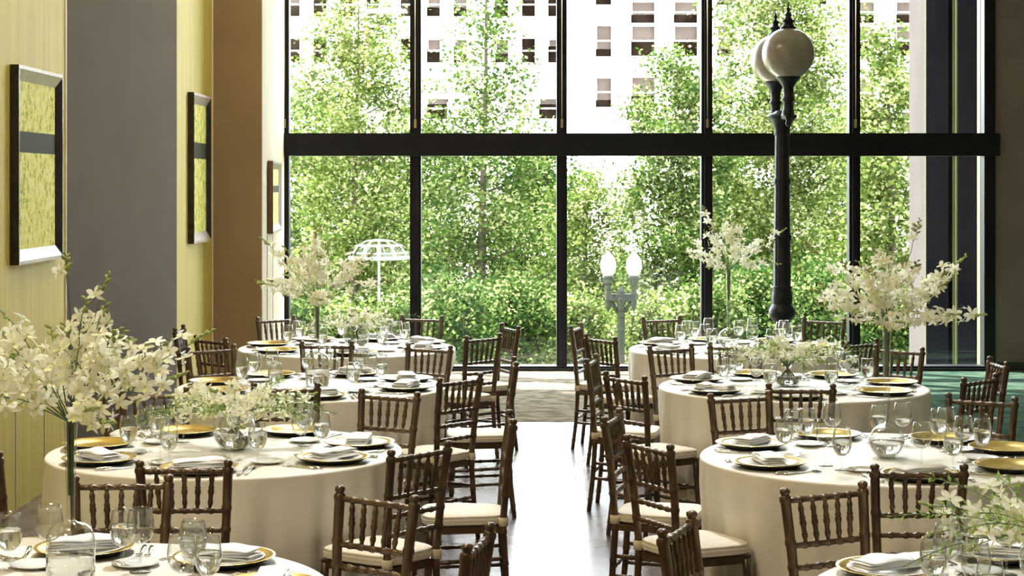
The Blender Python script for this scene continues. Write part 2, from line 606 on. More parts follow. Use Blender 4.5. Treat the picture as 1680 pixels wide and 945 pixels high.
# ------------------------------------------------------------------ chairs
def ring_tube(mb, path, r0, r1, rings, n=8, bulge=1.28, ext=None, nseg=8):
    """a bamboo-like rod along path (list of points), with raised rings at parameters `rings`"""
    P = [Vector(p) for p in path]
    L = [0]
    for a, b in zip(P, P[1:]):
        L.append(L[-1] + (b - a).length)
    T = L[-1]

    def pos(t):
        s = t * T
        for i in range(len(P) - 1):
            if s <= L[i + 1] + 1e-9:
                u = (s - L[i]) / max(L[i + 1] - L[i], 1e-9)
                return P[i].lerp(P[i + 1], u)
        return P[-1].copy()
    ts = {i / nseg: 1.0 for i in range(nseg + 1)}
    for x in L:
        ts[x / T] = 1.0
    dw = .007 / T
    for t in rings:
        for k in list(ts):
            if abs(k - t) < 2.2 * dw and 0 < k < 1:
                del ts[k]
        for d, g in ((-1.6, 1.0), (-.8, bulge), (.8, bulge), (1.6, 1.0)):
            ts[min(1, max(0, t + d * dw))] = g
    pts, rad = [], []
    for t in sorted(ts):
        rr = r0 + (r1 - r0) * t
        if ext:
            rr *= ext(t)
        pts.append(pos(t))
        rad.append(rr * ts[t])
    mb.tube(pts, rad, n)


def chair_parts():
    out = []
    hw0, hw1, hwt = .160, .145, .168

    def back_post(s):
        m = MB()
        path = [(s * hw0, -.035, 0.0), (s * .150, -.012, .20), (s * hw1, 0, .40), (s * (hw1 + .001), -.001, .48), (s * .158, -.018, .70), (s * hwt, -.045, .893)]
        ring_tube(m, path, .0135, .0185, [.08, .30, .46, .53, .64, .725, .82, .985], 10, 1.16)
        top = Vector((s * hwt, -.045, .893))
        m.lathe([(.0145, 0), (.0135, .004), (.0165, .008), (.0185, .015), (.0175, .022), (.010, .0275), (0, .029)], 10, top)
        return m
    for s in (-1, 1):
        out.append(('back_post', back_post(s), 'chair'))
    for s in (-1, 1):
        m = MB()
        ring_tube(m, [(s * .185, .342, 0), (s * .180, .336, .22), (s * .172, .326, .425)], .0125, .0185, [.12, .38, .62, .8], 10, 1.16)
        out.append(('leg', m, 'chair'))

    def back_pt(s, z):
        pts = [(hw1, 0, .40), (.146, -.001, .48), (.158, -.018, .70), (hwt, -.045, .893)]
        for a, b in zip(pts, pts[1:]):
            if z <= b[2] or b is pts[-1]:
                u = (z - a[2]) / (b[2] - a[2])
                return Vector((s * (a[0] + (b[0] - a[0]) * u), a[1] + (b[1] - a[1]) * u, z))
    zr = [.876, .722, .645, .568]
    sx = [-.108, -.054, 0, .054, .108]
    for i, z in enumerate(zr):
        m = MB()
        a, b = back_pt(-1, z), back_pt(1, z)
        w = (b - a).length
        rings = [.5 + q * (b.x / hwt) / w * 0.98 for q in sx] if i < 2 else [.18, .36, .5, .64, .82]
        ring_tube(m, [a, b], .0105, .0105, rings, 8, 1.3)
        out.append(('top_rail' if i == 0 else 'cross_rail', m, 'chair'))
    for q in sx:
        m = MB()
        a = Vector((q * back_pt(1, zr[0]).x / hwt, back_pt(1, zr[0]).y, zr[0]))
        b = Vector((q * back_pt(1, zr[1]).x / hwt * .93, back_pt(1, zr[1]).y, zr[1]))
        ring_tube(m, [a, b], .0075, .0075, [.2, .44, .52, .8], 8, 1.3, ext=lambda t: .8 + .45 * math.sin(PI * t))
        out.append(('spindle', m, 'chair'))
    m = MB()
    # wooden seat frame
    poly = [(-.150, .0), (.150, .0), (.183, .340), (.165, .358), (-.165, .358), (-.183, .340)]
    m.prism(poly, .405, .437)
    out.append(('seat_frame', m, 'chair'))
    # stretchers
    fl = lambda s, z: Vector((s * (.185 - .013 * z / .425), .342 - .016 * z / .425, z))
    rl = lambda s, z: Vector((s * (hw0 - .015 * z / .40), -.035 + .035 * z / .40, z))
    for z in (.20, .29):
        for s in (-1, 1):
            m = MB()
            ring_tube(m, [rl(s, z), fl(s, z - .015)], .0095, .0095, [.25, .5, .75], 8, 1.3)
            out.append(('stretcher', m, 'chair'))
        m = MB()
        ring_tube(m, [fl(-1, z - .02), fl(1, z - .02)], .0095, .0095, [.25, .5, .75], 8, 1.3)
        out.append(('stretcher', m, 'chair'))
    m = MB()
    ring_tube(m, [rl(-1, .23), rl(1, .23)], .0095, .0095, [.25, .5, .75], 8, 1.3)
    out.append(('stretcher', m, 'chair'))
    # cushion: rounded trapezoid pad with piping
    m = MB()
    N = 40

    def outline(k, inset):
        w = 2 * PI * k / N
        c, s_ = math.cos(w), math.sin(w)
        e = 0.42
        x = math.copysign(abs(c) ** e, c)
        y = math.copysign(abs(s_) ** e, s_)
        yy = .178 + y * (.188 - inset)
        hw = .158 + .034 * (yy / .358) - inset
        return x * hw, yy
    layers = [(.020, .4375), (.004, .443), (-.003, .449), (.0005, .453), (-.004, .461), (-.002, .470), (.002, .476), (-.0015, .480), (.006, .485), (.05, .491), (.11, .494), (.15, .495)]
    vs, fs = [], []
    for ins, z in layers:
        for k_ in range(N):
            x, y = outline(k_, ins)
            vs.append((x, y, z))
    for i in range(len(layers) - 1):
        for k_ in range(N):
            k2 = (k_ + 1) % N
            fs.append((i * N + k_, i * N + k2, (i + 1) * N + k2, (i + 1) * N + k_))
    fs.append(tuple((len(layers) - 1) * N + k_ for k_ in range(N)))
    fs.append(tuple(range(N - 1, -1, -1)))
    m.add(vs, fs)
    out.append(('cushion', m, 'seat'))
    for s in (-1, 1):
        m = MB()
        m.lathe([(.0195, -.02), (.0225, -.018), (.0225, .018), (.0195, .02)], 12, (s * .1455, -.0005, .455))
        out.append(('cushion_tie', m, 'tie'))
    return [(nm, mb.mesh('chair_' + nm, M[mt])) for nm, mb, mt in out]


CHAIR = chair_parts()

# table centres (x, y), radius of the cloth
RT = .80
TAB = {
    'L0': (-1.33, 5.40), 'L1': (-1.30, 8.31), 'L2': (-1.20, 10.95), 'L3': (-1.22, 13.52),
    'R0': (1.66, 5.32), 'R1': (1.64, 8.13), 'R2': (1.68, 10.93), 'R3': (1.66, 13.42),
}
TN = {
    'L0': 'first table along the yellow wall', 'L1': 'second table along the yellow wall',
    'L2': 'third table along the yellow wall', 'L3': 'last table along the yellow wall',
    'R0': 'first table on lamppost side', 'R1': 'second table on lamppost side',
    'R2': 'third table on lamppost side', 'R3': 'last table on lamppost side',
}


def seat_word(t, a):
    left = t[0] == 'L'
    k = int(round(a / 45.0)) % 8
    L = ['aisle', 'window-aisle', 'window', 'window-wall', 'wall', 'near-wall', 'near', 'near-aisle']
    Rr = ['carpet', 'window-carpet', 'window', 'window-aisle', 'aisle', 'near-aisle', 'near', 'near-carpet']
    return (L if left else Rr)[k]


# (table, angle of the seat, distance of the back's top from the table's centre, twist)
CHAIRS = [
    ('L0', 94, 1.24, 0), ('L0', 46, 1.25, 8), ('L0', 7, 1.24, -18),
    ('L1', -88, 1.32, 0), ('L1', -45, 1.31, 5), ('L1', 3, 1.30, 0), ('L1', 57, 1.24, 4), ('L1', 116, 1.24, 0), ('L1', -131, 1.30, 0),
    ('L2', -90, 1.25, 0), ('L2', -44, 1.27, 4), ('L2', 2, 1.22, 0), ('L2', 58, 1.24, 0), ('L2', 128, 1.24, 0), ('L2', 178, 1.24, 0),
    ('L3', -91, 1.25, 0), ('L3', -35, 1.25, -8), ('L3', 8, 1.22, 14), ('L3', 66, 1.24, 6), ('L3', 122, 1.24, 8), ('L3', 180, 1.24, 0), ('L3', -134, 1.24, 0),
    ('R0', 159, 1.22, 0), ('R0', 117, 1.24, 0),
    ('R1', -95, 1.24, 5), ('R1', 55, 1.24, 4), ('R1', 113, 1.24, 0), ('R1', 165, 1.22, 0), ('R1', -152, 1.22, 0),
    ('R2', 2, 1.24, 0), ('R2', -45, 1.26, 0), ('R2', -97, 1.28, 2), ('R2', 121, 1.24, 0), ('R2', 48, 1.24, 0), ('R2', 168, 1.22, 0), ('R2', -144, 1.30, 0),
    ('R3', -98, 1.27, 4), ('R3', 112, 1.24, 4), ('R3', 50, 1.24, 8), ('R3', -57, 1.28, 10), ('R3', 165, 1.22, 0), ('R3', -146, 1.26, 0),
]


def chair_seat_word(t, a):
    return seat_word(t, a)


used = set()
for (t, a, r, tw) in CHAIRS:
    cx, cy = TAB[t]
    rb = r - .045
    ar = R_(a)
    loc = (cx + rb * math.cos(ar), cy + rb * math.sin(ar), 0.0 if cx + rb * math.cos(ar) < 2.4 and cy + rb * math.sin(ar) < 15.1 else .004)
    w = seat_word(t, a)
    assert (t, w) not in used, (t, w, a)
    used.add((t, w))
    o = thing('ballroom_chair', 'brown bamboo-turned ballroom chair at %s seat of %s' % (w, TN[t]), 'chair', loc, ar + PI / 2 + R_(tw), 'brown ballroom chairs around the tables')
    for nm, me in CHAIR:
        part(nm, me, o)


# ------------------------------------------------------------------ tables and cloths
def cloth_mesh(seed, t):
    r = np.random.default_rng(seed)
    NA = 320
    seats = [(R_(a), rr - .045, R_(tw)) for (tt, a, rr, tw) in CHAIRS if tt == t]
    th = np.linspace(0, 2 * PI, NA, endpoint=False)
    fold = np.zeros(NA)
    # soft hanging pleats: rounded ridges with narrow valleys, unevenly spaced
    n_pl = int(r.integers(26, 32))
    edges = np.sort((np.arange(n_pl) + r.uniform(-.38, .38, n_pl)) * 2 * PI / n_pl)
    depth = r.uniform(.25, 1.0, n_pl)
    for e_, d_ in zip(edges, depth):
        dd = np.abs((th - e_ + PI) % (2 * PI) - PI)
        fold -= d_ * np.exp(-(dd / .055) ** 2)
    fold += .18 * np.sin(5 * th + r.uniform(0, 6.28)) + .12 * np.sin(9 * th + r.uniform(0, 6.28))
    prof = []
    for q in (0.0, .2, .4, .55, .66, .74, .775):
        prof.append((q, .7620, 0))
    for w in range(1, 8):
        b = w / 7 * PI / 2
        prof.append((.789 + .012 * math.sin(b), .7620 - .012 * (1 - math.cos(b)), 0))
    for z in (.74, .72, .70, .68, .64, .59, .53, .46, .39, .32, .25, .18, .11, .05, .008):
        u = (.752 - z) / .744
        prof.append((.801 + .026 * u, z, u))
    vs, fs = [], []
    for (rr, z, u) in prof:
        amp = .068 * min(1, u * 1.3) ** .8
        for k_ in range(NA):
            q = rr + amp * (fold[k_] + .12)
            # the seats push the hanging cloth in a little
            wz = min(1.0, max(0.0, (.70 - z) / .18))
            wz = wz * wz * (3 - 2 * wz)
            for (sa, sr, tw) in seats:
                da = abs((th[k_] - sa + PI) % (2 * PI) - PI)
                wa = min(1.0, max(0.0, (R_(27) - da) / R_(10)))
                wa = wa * wa * (3 - 2 * wa)
                lim = sr - .373 - .19 * abs(math.sin(tw))
                lim += amp * min(fold[k_] - .2, -.04) * .8
                if q > lim and wa * wz > 0:
                    q += (lim - q) * wa * wz
            vs.append((q * math.cos(th[k_]), q * math.sin(th[k_]), z))
    for i in range(len(prof) - 1):
        for k_ in range(NA):
            k2 = (k_ + 1) % NA
            fs.append((i * NA + k_, (i + 1) * NA + k_, (i + 1) * NA + k2, i * NA + k2))
    m = MB()
    m.add(vs, fs)
    return m.mesh('tablecloth', M['cloth'])


top_mb = MB()
top_mb.lathe([(0, .725), (.76, .725), (.76, .752), (0, .752)], 64, smooth=False)
TOPM = top_mb.mesh('tabletop', M['chair'])
LEGM = []
for sx in (-1, 1):
    for sy in (-1, 1):
        q = MB()
        q.tube([(sx * .45, sy * .3, .724), (sx * .45, sy * .3, .0)], .016, 8)
        LEGM.append(q.mesh('table_leg', M['black']))
ORD = ['first', 'second', 'third', 'last']
for i, (t, (cx, cy)) in enumerate(TAB.items()):
    o = thing('banquet_table', 'round banquet table hidden under the ivory cloth, %s' % TN[t], 'table', (cx, cy, 0), 0, 'round banquet tables')
    part('tabletop', TOPM, o)
    for lm in LEGM:
        part('leg', lm, o)
    o = link('tablecloth', cloth_mesh(100 + i, t))
    o.location = (cx, cy, 0)
    tag(o, 'floor-length ivory tablecloth over the %s' % TN[t], 'tablecloth', 'ivory tablecloths')

# ------------------------------------------------------------------ tableware
TZ = .7625
gm = MB()
gm.lathe([(0, .004), (.105, .004), (.118, .007), (.128, .013), (.150, .0245), (.162, .0275), (.1640, .0262)], 56)
gm.lathe([(.1640, .0262), (.161, .0235), (.130, .0085), (.112, .0), (0, .0)], 56, mi=1)
CHARGER = gm.mesh('charger', [M['gold'], M['under']])
gm = MB()
gm.lathe([(0, .004), (.075, .004), (.086, .007), (.094, .013), (.128, .019), (.131, .0185), (.129, .016), (.092, .0095), (.078, .0), (0, .0)], 48)
PLATE = gm.mesh('plate', M['china'])
gm = MB()
gm.lathe([(0, .003), (.045, .003), (.053, .006), (.074, .0135), (.077, .013), (.075, .011), (.054, .003), (.046, 0), (0, 0)], 36)
BREAD = gm.mesh('bread_plate', M['china'])


def napkin_mesh(seed):
    r = np.random.default_rng(seed)
    m = MB()
    layers = 4
    nx, ny = 16, 7
    z = 0
    for l in range(layers):
        w, d, h = .118 - .004 * l + r.uniform(-.004, .004), .052 - .002 * l + r.uniform(-.003, .003), .009
        ox, oy = r.uniform(-.006, .006), r.uniform(-.004, .004)
        ph = r.uniform(0, 6.28, 4)
        vs, fs = [], []

        def top(i, j):
            u, v = i / nx * 2 - 1, j / ny * 2 - 1
            edge = (1 - abs(u) ** 8) * (1 - abs(v) ** 6)
            return edge * (h * .75 + .004 * math.sin(3.2 * u + ph[0]) + .003 * math.sin(5 * u + 2 * v + ph[1]))
        lift = lambda u: .006 * l / layers * math.sin(2.4 * u + ph[2])
        for s in (0, 1):
            for j in range(ny + 1):
                for i in range(nx + 1):
                    u, v = i / nx * 2 - 1, j / ny * 2 - 1
                    zz = z + (top(i, j) + .001 if s else 0) + abs(lift(u))
                    vs.append((ox + u * w + .006 * v * math.sin(ph[3]), oy + v * d * (1 + .06 * math.sin(2 * u + ph[1])), zz))
        n1 = (nx + 1) * (ny + 1)
        for j in range(ny):
            for i in range(nx):
                a = j * (nx + 1) + i
                fs.append((a + n1, a + 1 + n1, a + nx + 2 + n1, a + nx + 1 + n1))
                fs.append((a, a + nx + 1, a + nx + 2, a + 1))
        rim = [i for i in range(nx + 1)] + [j * (nx + 1) + nx for j in range(1, ny + 1)] + [ny * (nx + 1) + i for i in range(nx - 1, -1, -1)] + [j * (nx + 1) for j in range(ny - 1, 0, -1)]
        for k_ in range(len(rim)):
            a, b = rim[k_], rim[(k_ + 1) % len(rim)]
            fs.append((a, b, b + n1, a + n1))
        m.add(vs, fs)
        z += h * .82
    return m.mesh('napkin', M['napkin'])


NAPKINS = [napkin_mesh(s) for s in range(4)]


def fork_mesh():
    m = MB()
    m.tube([(0, -.10, .004), (0, -.06, .003), (0, -.01, .0022), (0, .03, .004), (0, .045, .006)], [.0045, .0055, .003, .0022, .003], 8, sx=1.6)
    m.box((-.011, .043, .0045), (.011, .058, .007))
    for i in range(4):
        x = -.0093 + i * .0062
        m.tube([(x, .057, .006), (x, .078, .0085), (x, .097, .0065)], [.0016, .0015, .0009], 5)
    return m.mesh('fork', M['silver'])


def spoon_mesh():
    m = MB()
    m.tube([(0, -.10, .004), (0, -.06, .003), (0, -.01, .0022), (0, .04, .005), (0, .055, .006)], [.0045, .0055, .003, .0022, .003], 8, sx=1.6)
    vs, fs = [], []
    for ring in range(5):
        q = ring / 4
        for k_ in range(14):
            w = 2 * PI * k_ / 14
            vs.append((.017 * q * math.cos(w), .077 + .026 * q * math.sin(w), .001 + .0065 * q * q))
    for i in range(4):
        for k_ in range(14):
            fs.append((i * 14 + k_, i * 14 + (k_ + 1) % 14, (i + 1) * 14 + (k_ + 1) % 14, (i + 1) * 14 + k_))
    m.add(vs, fs)
    return m.mesh('spoon', M['silver'])


FORK, SPOON = fork_mesh(), spoon_mesh()
q = MB()
q.tube([(0, -.115, .006), (0, -.10, .0065), (0, -.05, .0055), (0, -.005, .004)], [.004, .0068, .0056, .004], 8, sx=1.3)
KN_H = q.mesh('knife_handle', M['silver'])
q = MB()
q.prism([(-.004, -.005), (.005, -.005), (.008, .05), (.0065, .10), (0, .122), (-.004, .10)], .0025, .0042)
KN_B = q.mesh('knife_blade', M['silver'])


def glass_meshes(kind):
    if kind == 'wine':
        H, bowl = .200, [(.0045, .088), (.016, .091), (.030, .101), (.0395, .118), (.0425, .136), (.0415, .160), (.0370, .185), (.0345, .200)]
        stem = [(.0036, .004), (.0034, .03), (.0034, .075), (.0045, .088)]
        foot = [(.0335, 0), (.034, .0012), (.020, .003), (.006, .0055), (.0036, .008)]
        lvl = None
    else:
        H, bowl = .178, [(.006, .058), (.018, .061), (.031, .073), (.0385, .092), (.0405, .112), (.0390, .140), (.0350, .165), (.0335, .178)]
        stem = [(.0045, .005), (.004, .02), (.0045, .045), (.006, .058)]
        foot = [(.0335, 0), (.034, .0013), (.020, .0035), (.007, .0065), (.0045, .01)]
        lvl = .132
    b = MB()
    inner = [(max(r - .0012, 0.0), z + .0006) for r, z in reversed(bowl)]
    b.lathe(bowl + inner, 28)
    s = MB()
    s.lathe(stem, 10)
    f = MB()
    f.lathe([(0, 0)] + foot, 28)
    out = [('bowl', b.mesh('glass_bowl', M['glass'])), ('stem', s.mesh('glass_stem', M['glass'])), ('foot', f.mesh('glass_foot', M['glass']))]
    wb = []
    for (lv, bw) in (((.122 if kind == 'wine' else .128), bowl),):
        w = MB()
        prof = [(0, bw[0][1] + .004)]
        for r, z in bw[1:]:
            if z + .003 < lv:
                prof.append((r - .0028, z + .003))
        # interpolate radius at the level
        for (r0, z0), (r1, z1) in zip(bw, bw[1:]):
            if z0 <= lv <= z1:
                rl_ = r0 + (r1 - r0) * (lv - z0) / (z1 - z0)
        prof += [(rl_ - .0026, lv), (0, lv)]
        w.lathe(prof, 24)
        wb.append(w.mesh('glass_water', M['water']))
    return out, wb[0]


WINE, WINE_W = glass_meshes('wine')
GOB, GOB_W = glass_meshes('goblet')


def put_glass(kind, x, y, label, group, water):
    o = thing('wine_glass' if kind == 'wine' else 'water_goblet', label, 'glass', (x, y, TZ), 0, group)
    ps, wm = (WINE, WINE_W) if kind == 'wine' else (GOB, GOB_W)
    for nm, me in ps:
        part(nm, me, o)
    if water:
        part('water', wm, o)
    return o


SETTINGS = {   # table: [(angle, full setting with plate and napkin?)]
    'L0': [(97, 1), (48, 1), (4, 1), (140, 1), (-30, 1), (176, 0)],
    'L1': [(-144, 1), (-92, 1), (-32, 1), (13, 1), (66, 0), (118, 0), (170, 0)],
    'L2': [(70, 1), (25, 1), (-20, 1), (-80, 1), (-142, 0), (168, 0), (122, 0)],
    'L3': [(70, 1), (25, 1), (-20, 1), (-80, 1), (-140, 0), (168, 0), (120, 0)],
    'R0': [(97, 1), (143, 1), (188, 1), (50, 0)],
    'R1': [(152, 1), (208, 1), (103, 0), (50, 0), (-86, 1), (14, 0), (-38, 0)],
    'R2': [(154, 1), (214, 1), (104, 0), (57, 0), (8, 0), (-40, 0), (-97, 1)],
    'R3': [(154, 1), (208, 1), (104, 0), (55, 0), (8, 0), (-40, 0), (-95, 1)],
}
# where vases stand (kept free of glasses)
VASE = {'L0': (-1.318, 5.46), 'L1': (-1.27, 8.36), 'L2': (-1.165, 10.95), 'L3': (-1.15, 13.5),
        'R0': (1.62, 5.48), 'R1': (1.66, 8.1), 'R2': (1.65, 10.95), 'R3': (1.59, 13.42)}
rs = random.Random(3)
for t, lst in SETTINGS.items():
    cx, cy = TAB[t]
    seen_words = set()
    for (a, full) in lst:
        w = seat_word(t, a)
        assert w not in seen_words, (t, w, a)
        seen_words.add(w)
        loc_txt = 'at %s seat of %s' % (w, TN[t])

        def pol(da, r):
            b = R_(a + da)
            return cx + r * math.cos(b), cy + r * math.sin(b)
        ar = R_(a)
        u = Vector((math.cos(ar), math.sin(ar)))
        v = Vector((-math.sin(ar), math.cos(ar)))

        def off(rad, side):
            q = Vector((cx, cy)) + u * rad + v * side
            return q.x, q.y
        face = ar + PI / 2          # local +y points to the table's centre
        x, y = off(.610, 0)
        if in_frame(Vector((x, y, TZ)), 110):
            o = link('charger_plate', CHARGER)
            o.location = (x, y, TZ)
            o.rotation_euler = (0, 0, rs.uniform(0, 6))
            tag(o, ('gold charger under a white plate ' if full else 'bare gold charger plate ') + loc_txt, 'plate', 'gold charger plates')
            if full:
                o = link('dinner_plate', PLATE)
                o.location = (x, y, TZ + .0050)
                tag(o, 'white dinner plate on gold charger ' + loc_txt, 'plate', 'white dinner plates')
                o = link('folded_napkin', NAPKINS[rs.randrange(4)])
                o.location = (x + rs.uniform(-.004, .004), y + rs.uniform(-.004, .004), TZ + .0245)
                o.rotation_euler = (0, 0, face + rs.uniform(-.5, .5) + (PI if rs.random() < .5 else 0))
                tag(o, 'white folded napkin on the plate ' + loc_txt, 'napkin', 'folded napkins')
        for nm, side, rad, me, lab in (('fork', -.184, .60, FORK, 'inner silver fork '), ('fork', -.211, .585, FORK, 'outer silver fork '),
                                       ('knife', .186, .60, None, 'silver table knife '), ('spoon', .214, .59, SPOON, 'silver spoon ')):
            if nm == 'spoon' and any(0 < (b_ - a) % 360 < 52 for b_, _f in lst):
                continue
            x, y = off(rad, side)
            if not in_frame(Vector((x, y, TZ)), 20):
                continue
            rr = face + rs.uniform(-.025, .025) + (side * .12)
            if me is None:
                o = thing('table_knife', lab + loc_txt, 'knife', (x, y, TZ), rr, 'silver knives on the tables')
                part('handle', KN_H, o)
                part('blade', KN_B, o)
            else:
                o = link(nm, me)
                o.location = (x, y, TZ)
                o.rotation_euler = (0, 0, rr)
                tag(o, lab + loc_txt, nm, 'silver %ss on the tables' % nm)
        x, y = pol(-25, .435)
        if in_frame(Vector((x, y, TZ)), 50) and (Vector((x, y)) - Vector(VASE[t])).length > .2:
            o = link('bread_plate', BREAD)
            o.location = (x, y, TZ)
            tag(o, 'small white bread plate ' + loc_txt, 'plate', 'white bread plates')
        j = rs.uniform(-1.5, 1.5)
        x, y = pol(13 + j, .375 + rs.uniform(-.015, .015))
        if in_frame(Vector((x, y, TZ + .1)), 30):
            put_glass('wine', x, y, 'tall wine glass ' + loc_txt, 'tall wine glasses', rs.random() < .35)
        x, y = pol(29 + j, .43 + rs.uniform(-.015, .015))
        if in_frame(Vector((x, y, TZ + .1)), 30):
            put_glass('goblet', x, y, 'short-stemmed goblet of water ' + loc_txt, 'short-stemmed water goblets', True)

# ------------------------------------------------------------------ vases and orchids
def petal(m, ang, L, W, curl, lift, mi=0):
    """one petal in the local xy plane, pointing along ang, +z is the flower's face"""
    rows = [(0.0, .10), (.25, .62), (.5, .98), (.78, .78), (1.0, .08)]
    vs = []
    c, s = math.cos(ang), math.sin(ang)
    for t_, w_ in rows:
        for k_ in (-1, 0, 1):
            x = t_ * L
            y = k_ * w_ * W / 2
            z = lift * t_ * L - curl * t_ * t_ * L + (.12 * W * (1 if k_ else 0))
            vs.append((x * c - y * s, x * s + y * c, z))
    fs = []
    for i in range(4):
        for k_ in range(2):
            a = i * 3 + k_
            fs.append((a, a + 1, a + 4, a + 3))
    m.add(vs, fs, True, mi)


def blossom_mesh(seed, size):
    r = random.Random(seed)
    m = MB()
    for i, a in enumerate((90, 210, 330)):
        petal(m, R_(a + r.uniform(-8, 8)), size * .5, size * .20, r.uniform(.1, .5), r.uniform(.1, .35))
    for a in (25, 155):
        petal(m, R_(a + r.uniform(-8, 8)), size * .48, size * .28, r.uniform(0, .4), r.uniform(.1, .4))
    petal(m, R_(270 + r.uniform(-8, 8)), size * .28, size * .20, -.5, .35, 1)
    m.lathe([(0, 0), (.05 * size, .02 * size), (.045 * size, .08 * size), (0, .11 * size)], 6, mi=1)
    return m.mesh('orchid_blossom', [M['petal'], M['lip']])


BLOSSOM = [blossom_mesh(s, .074) for s in range(5)]
q = MB()
q.lathe([(0, -.001), (.003, .002), (.0052, .009), (.0042, .016), (.0008, .022)], 6)
BUD = q.mesh('orchid_bud', M['bud'])


def leaf_pts(m, p, d, up, L, W, mi=0):
    d = d.normalized()
    s = d.cross(up)
    if s.length < 1e-4:
        s = d.cross(Vector((1, 0, 0)))
    s.normalize()
    nrm = s.cross(d)
    vs = [p, p + d * L * .45 + s * W * .5 + nrm * L * .04, p + d * L, p + d * L * .45 - s * W * .5 + nrm * L * .04]
    m.add(vs, [(0, 1, 2, 3)], True, mi)


def look_rot(direction, roll):
    qn = Vector(direction).to_track_quat('Z', 'Y')
    return (qn @ Euler((0, 0, roll)).to_quaternion()).to_euler()


def spray(r, base, az, el, L, group, label, n_bl, n_bud, start=.35, stem_below=None, droop=.25, bl_scale=1.0, stem_r=.0022):
    o = thing('orchid_spray', label, 'flower', base, 0, group)
    d = Vector((math.cos(az) * math.cos(el), math.sin(az) * math.cos(el), math.sin(el)))
    side = Vector((-math.sin(az), math.cos(az), 0)) * r.uniform(-.15, .15)
    pts = []
    N = 12
    for i in range(N + 1):
        t = i / N
        p = d * (L * t) + side * (L * t * t) + Vector((0, 0, -droop * L * t * t))
        p += Vector((r.uniform(-1, 1), r.uniform(-1, 1), r.uniform(-1, 1))) * .004 * (t > .2)
        pts.append(p)
    m = MB()
    full = pts
    if stem_below is not None:
        full = [Vector(stem_below)] + pts
    m.tube(full, [stem_r * 1.15] + [stem_r * (1 - .6 * i / len(full)) for i in range(len(full) - 1)], 5)

    def pos(t):
        x = t * N
        i = min(int(x), N - 1)
        return pts[i].lerp(pts[i + 1], x - i), (pts[i + 1] - pts[i]).normalized()
    places = []
    for k_ in range(n_bl):
        t = start + (.80 - start) * (k_ + r.uniform(-.3, .3)) / max(n_bl - 1, 1)
        t = min(max(t, .1), .88)
        p, tan = pos(t)
        w = k_ * 2.4 + r.uniform(-.5, .5)
        a = tan.cross(Vector((0, 0, 1)))
        a = a.normalized() if a.length > 1e-3 else Vector((1, 0, 0))
        b = tan.cross(a)
        out = (a * math.cos(w) + b * math.sin(w)).normalized()
        ped = out * r.uniform(.018, .032) + tan * .010
        m.tube([p, p + ped], .0011, 4, caps=False)
        facing = (out + tan * .2 + Vector((0, -.35, -.1))).normalized()
        places.append((p + ped, facing, r.uniform(.8, 1.15) * bl_scale))
    part('stem', m.mesh('orchid_stem', M['stem']), o)
    for (p, f, s_) in places:
        part('blossom', BLOSSOM[r.randrange(5)], o, p, look_rot(f, r.uniform(-.6, .6)), s_)
    for k_ in range(n_bud):
        t = .84 + .16 * (k_ + .5) / max(n_bud, 1)
        p, tan = pos(min(t, .999))
        w = k_ * PI + r.uniform(-.6, .6)
        a = tan.cross(Vector((0, 0, 1)))
        a = a.normalized() if a.length > 1e-3 else Vector((1, 0, 0))
        out = (a * math.cos(w) + tan.cross(a) * math.sin(w) * .5 + tan * .7).normalized()
        part('bud', BUD, o, p, look_rot(out, 0), r.uniform(.8, 1.5) * (1.15 - .4 * (k_ / max(n_bud, 1))))
    return o


def sprig(r, base, az, el, L, group, label, droop=.2, nl=26, below=None):
    o = thing('leafy_sprig', label, 'foliage', base, 0, group)
    d = Vector((math.cos(az) * math.cos(el), math.sin(az) * math.cos(el), math.sin(el)))
    pts = [d * (L * i / 10) + Vector((0, 0, -droop * L * (i / 10) ** 2)) for i in range(11)]
    m = MB()
    m.tube(([Vector(below)] if below is not None else []) + pts, .0014, 5)
    part('stem', m.mesh('sprig_stem', M['stem']), o)
    m = MB()
    for k_ in range(nl):
        t = .25 + .75 * k_ / nl
        x = t * 10
        i = min(int(x), 9)
        p = pts[i].lerp(pts[i + 1], x - i)
        tan = (pts[i + 1] - pts[i]).normalized()
        w = k_ * 2.4
        a = tan.cross(Vector((0, 0, 1))).normalized()
        b = tan.cross(a)
        out = (a * math.cos(w) + b * math.sin(w)) * .8 + tan * .7
        leaf_pts(m, p, out, Vector((0, 0, 1)), r.uniform(.022, .042), r.uniform(.008, .014))
    part('leaves', m.mesh('sprig_leaves', M['sprig']), o)
    return o


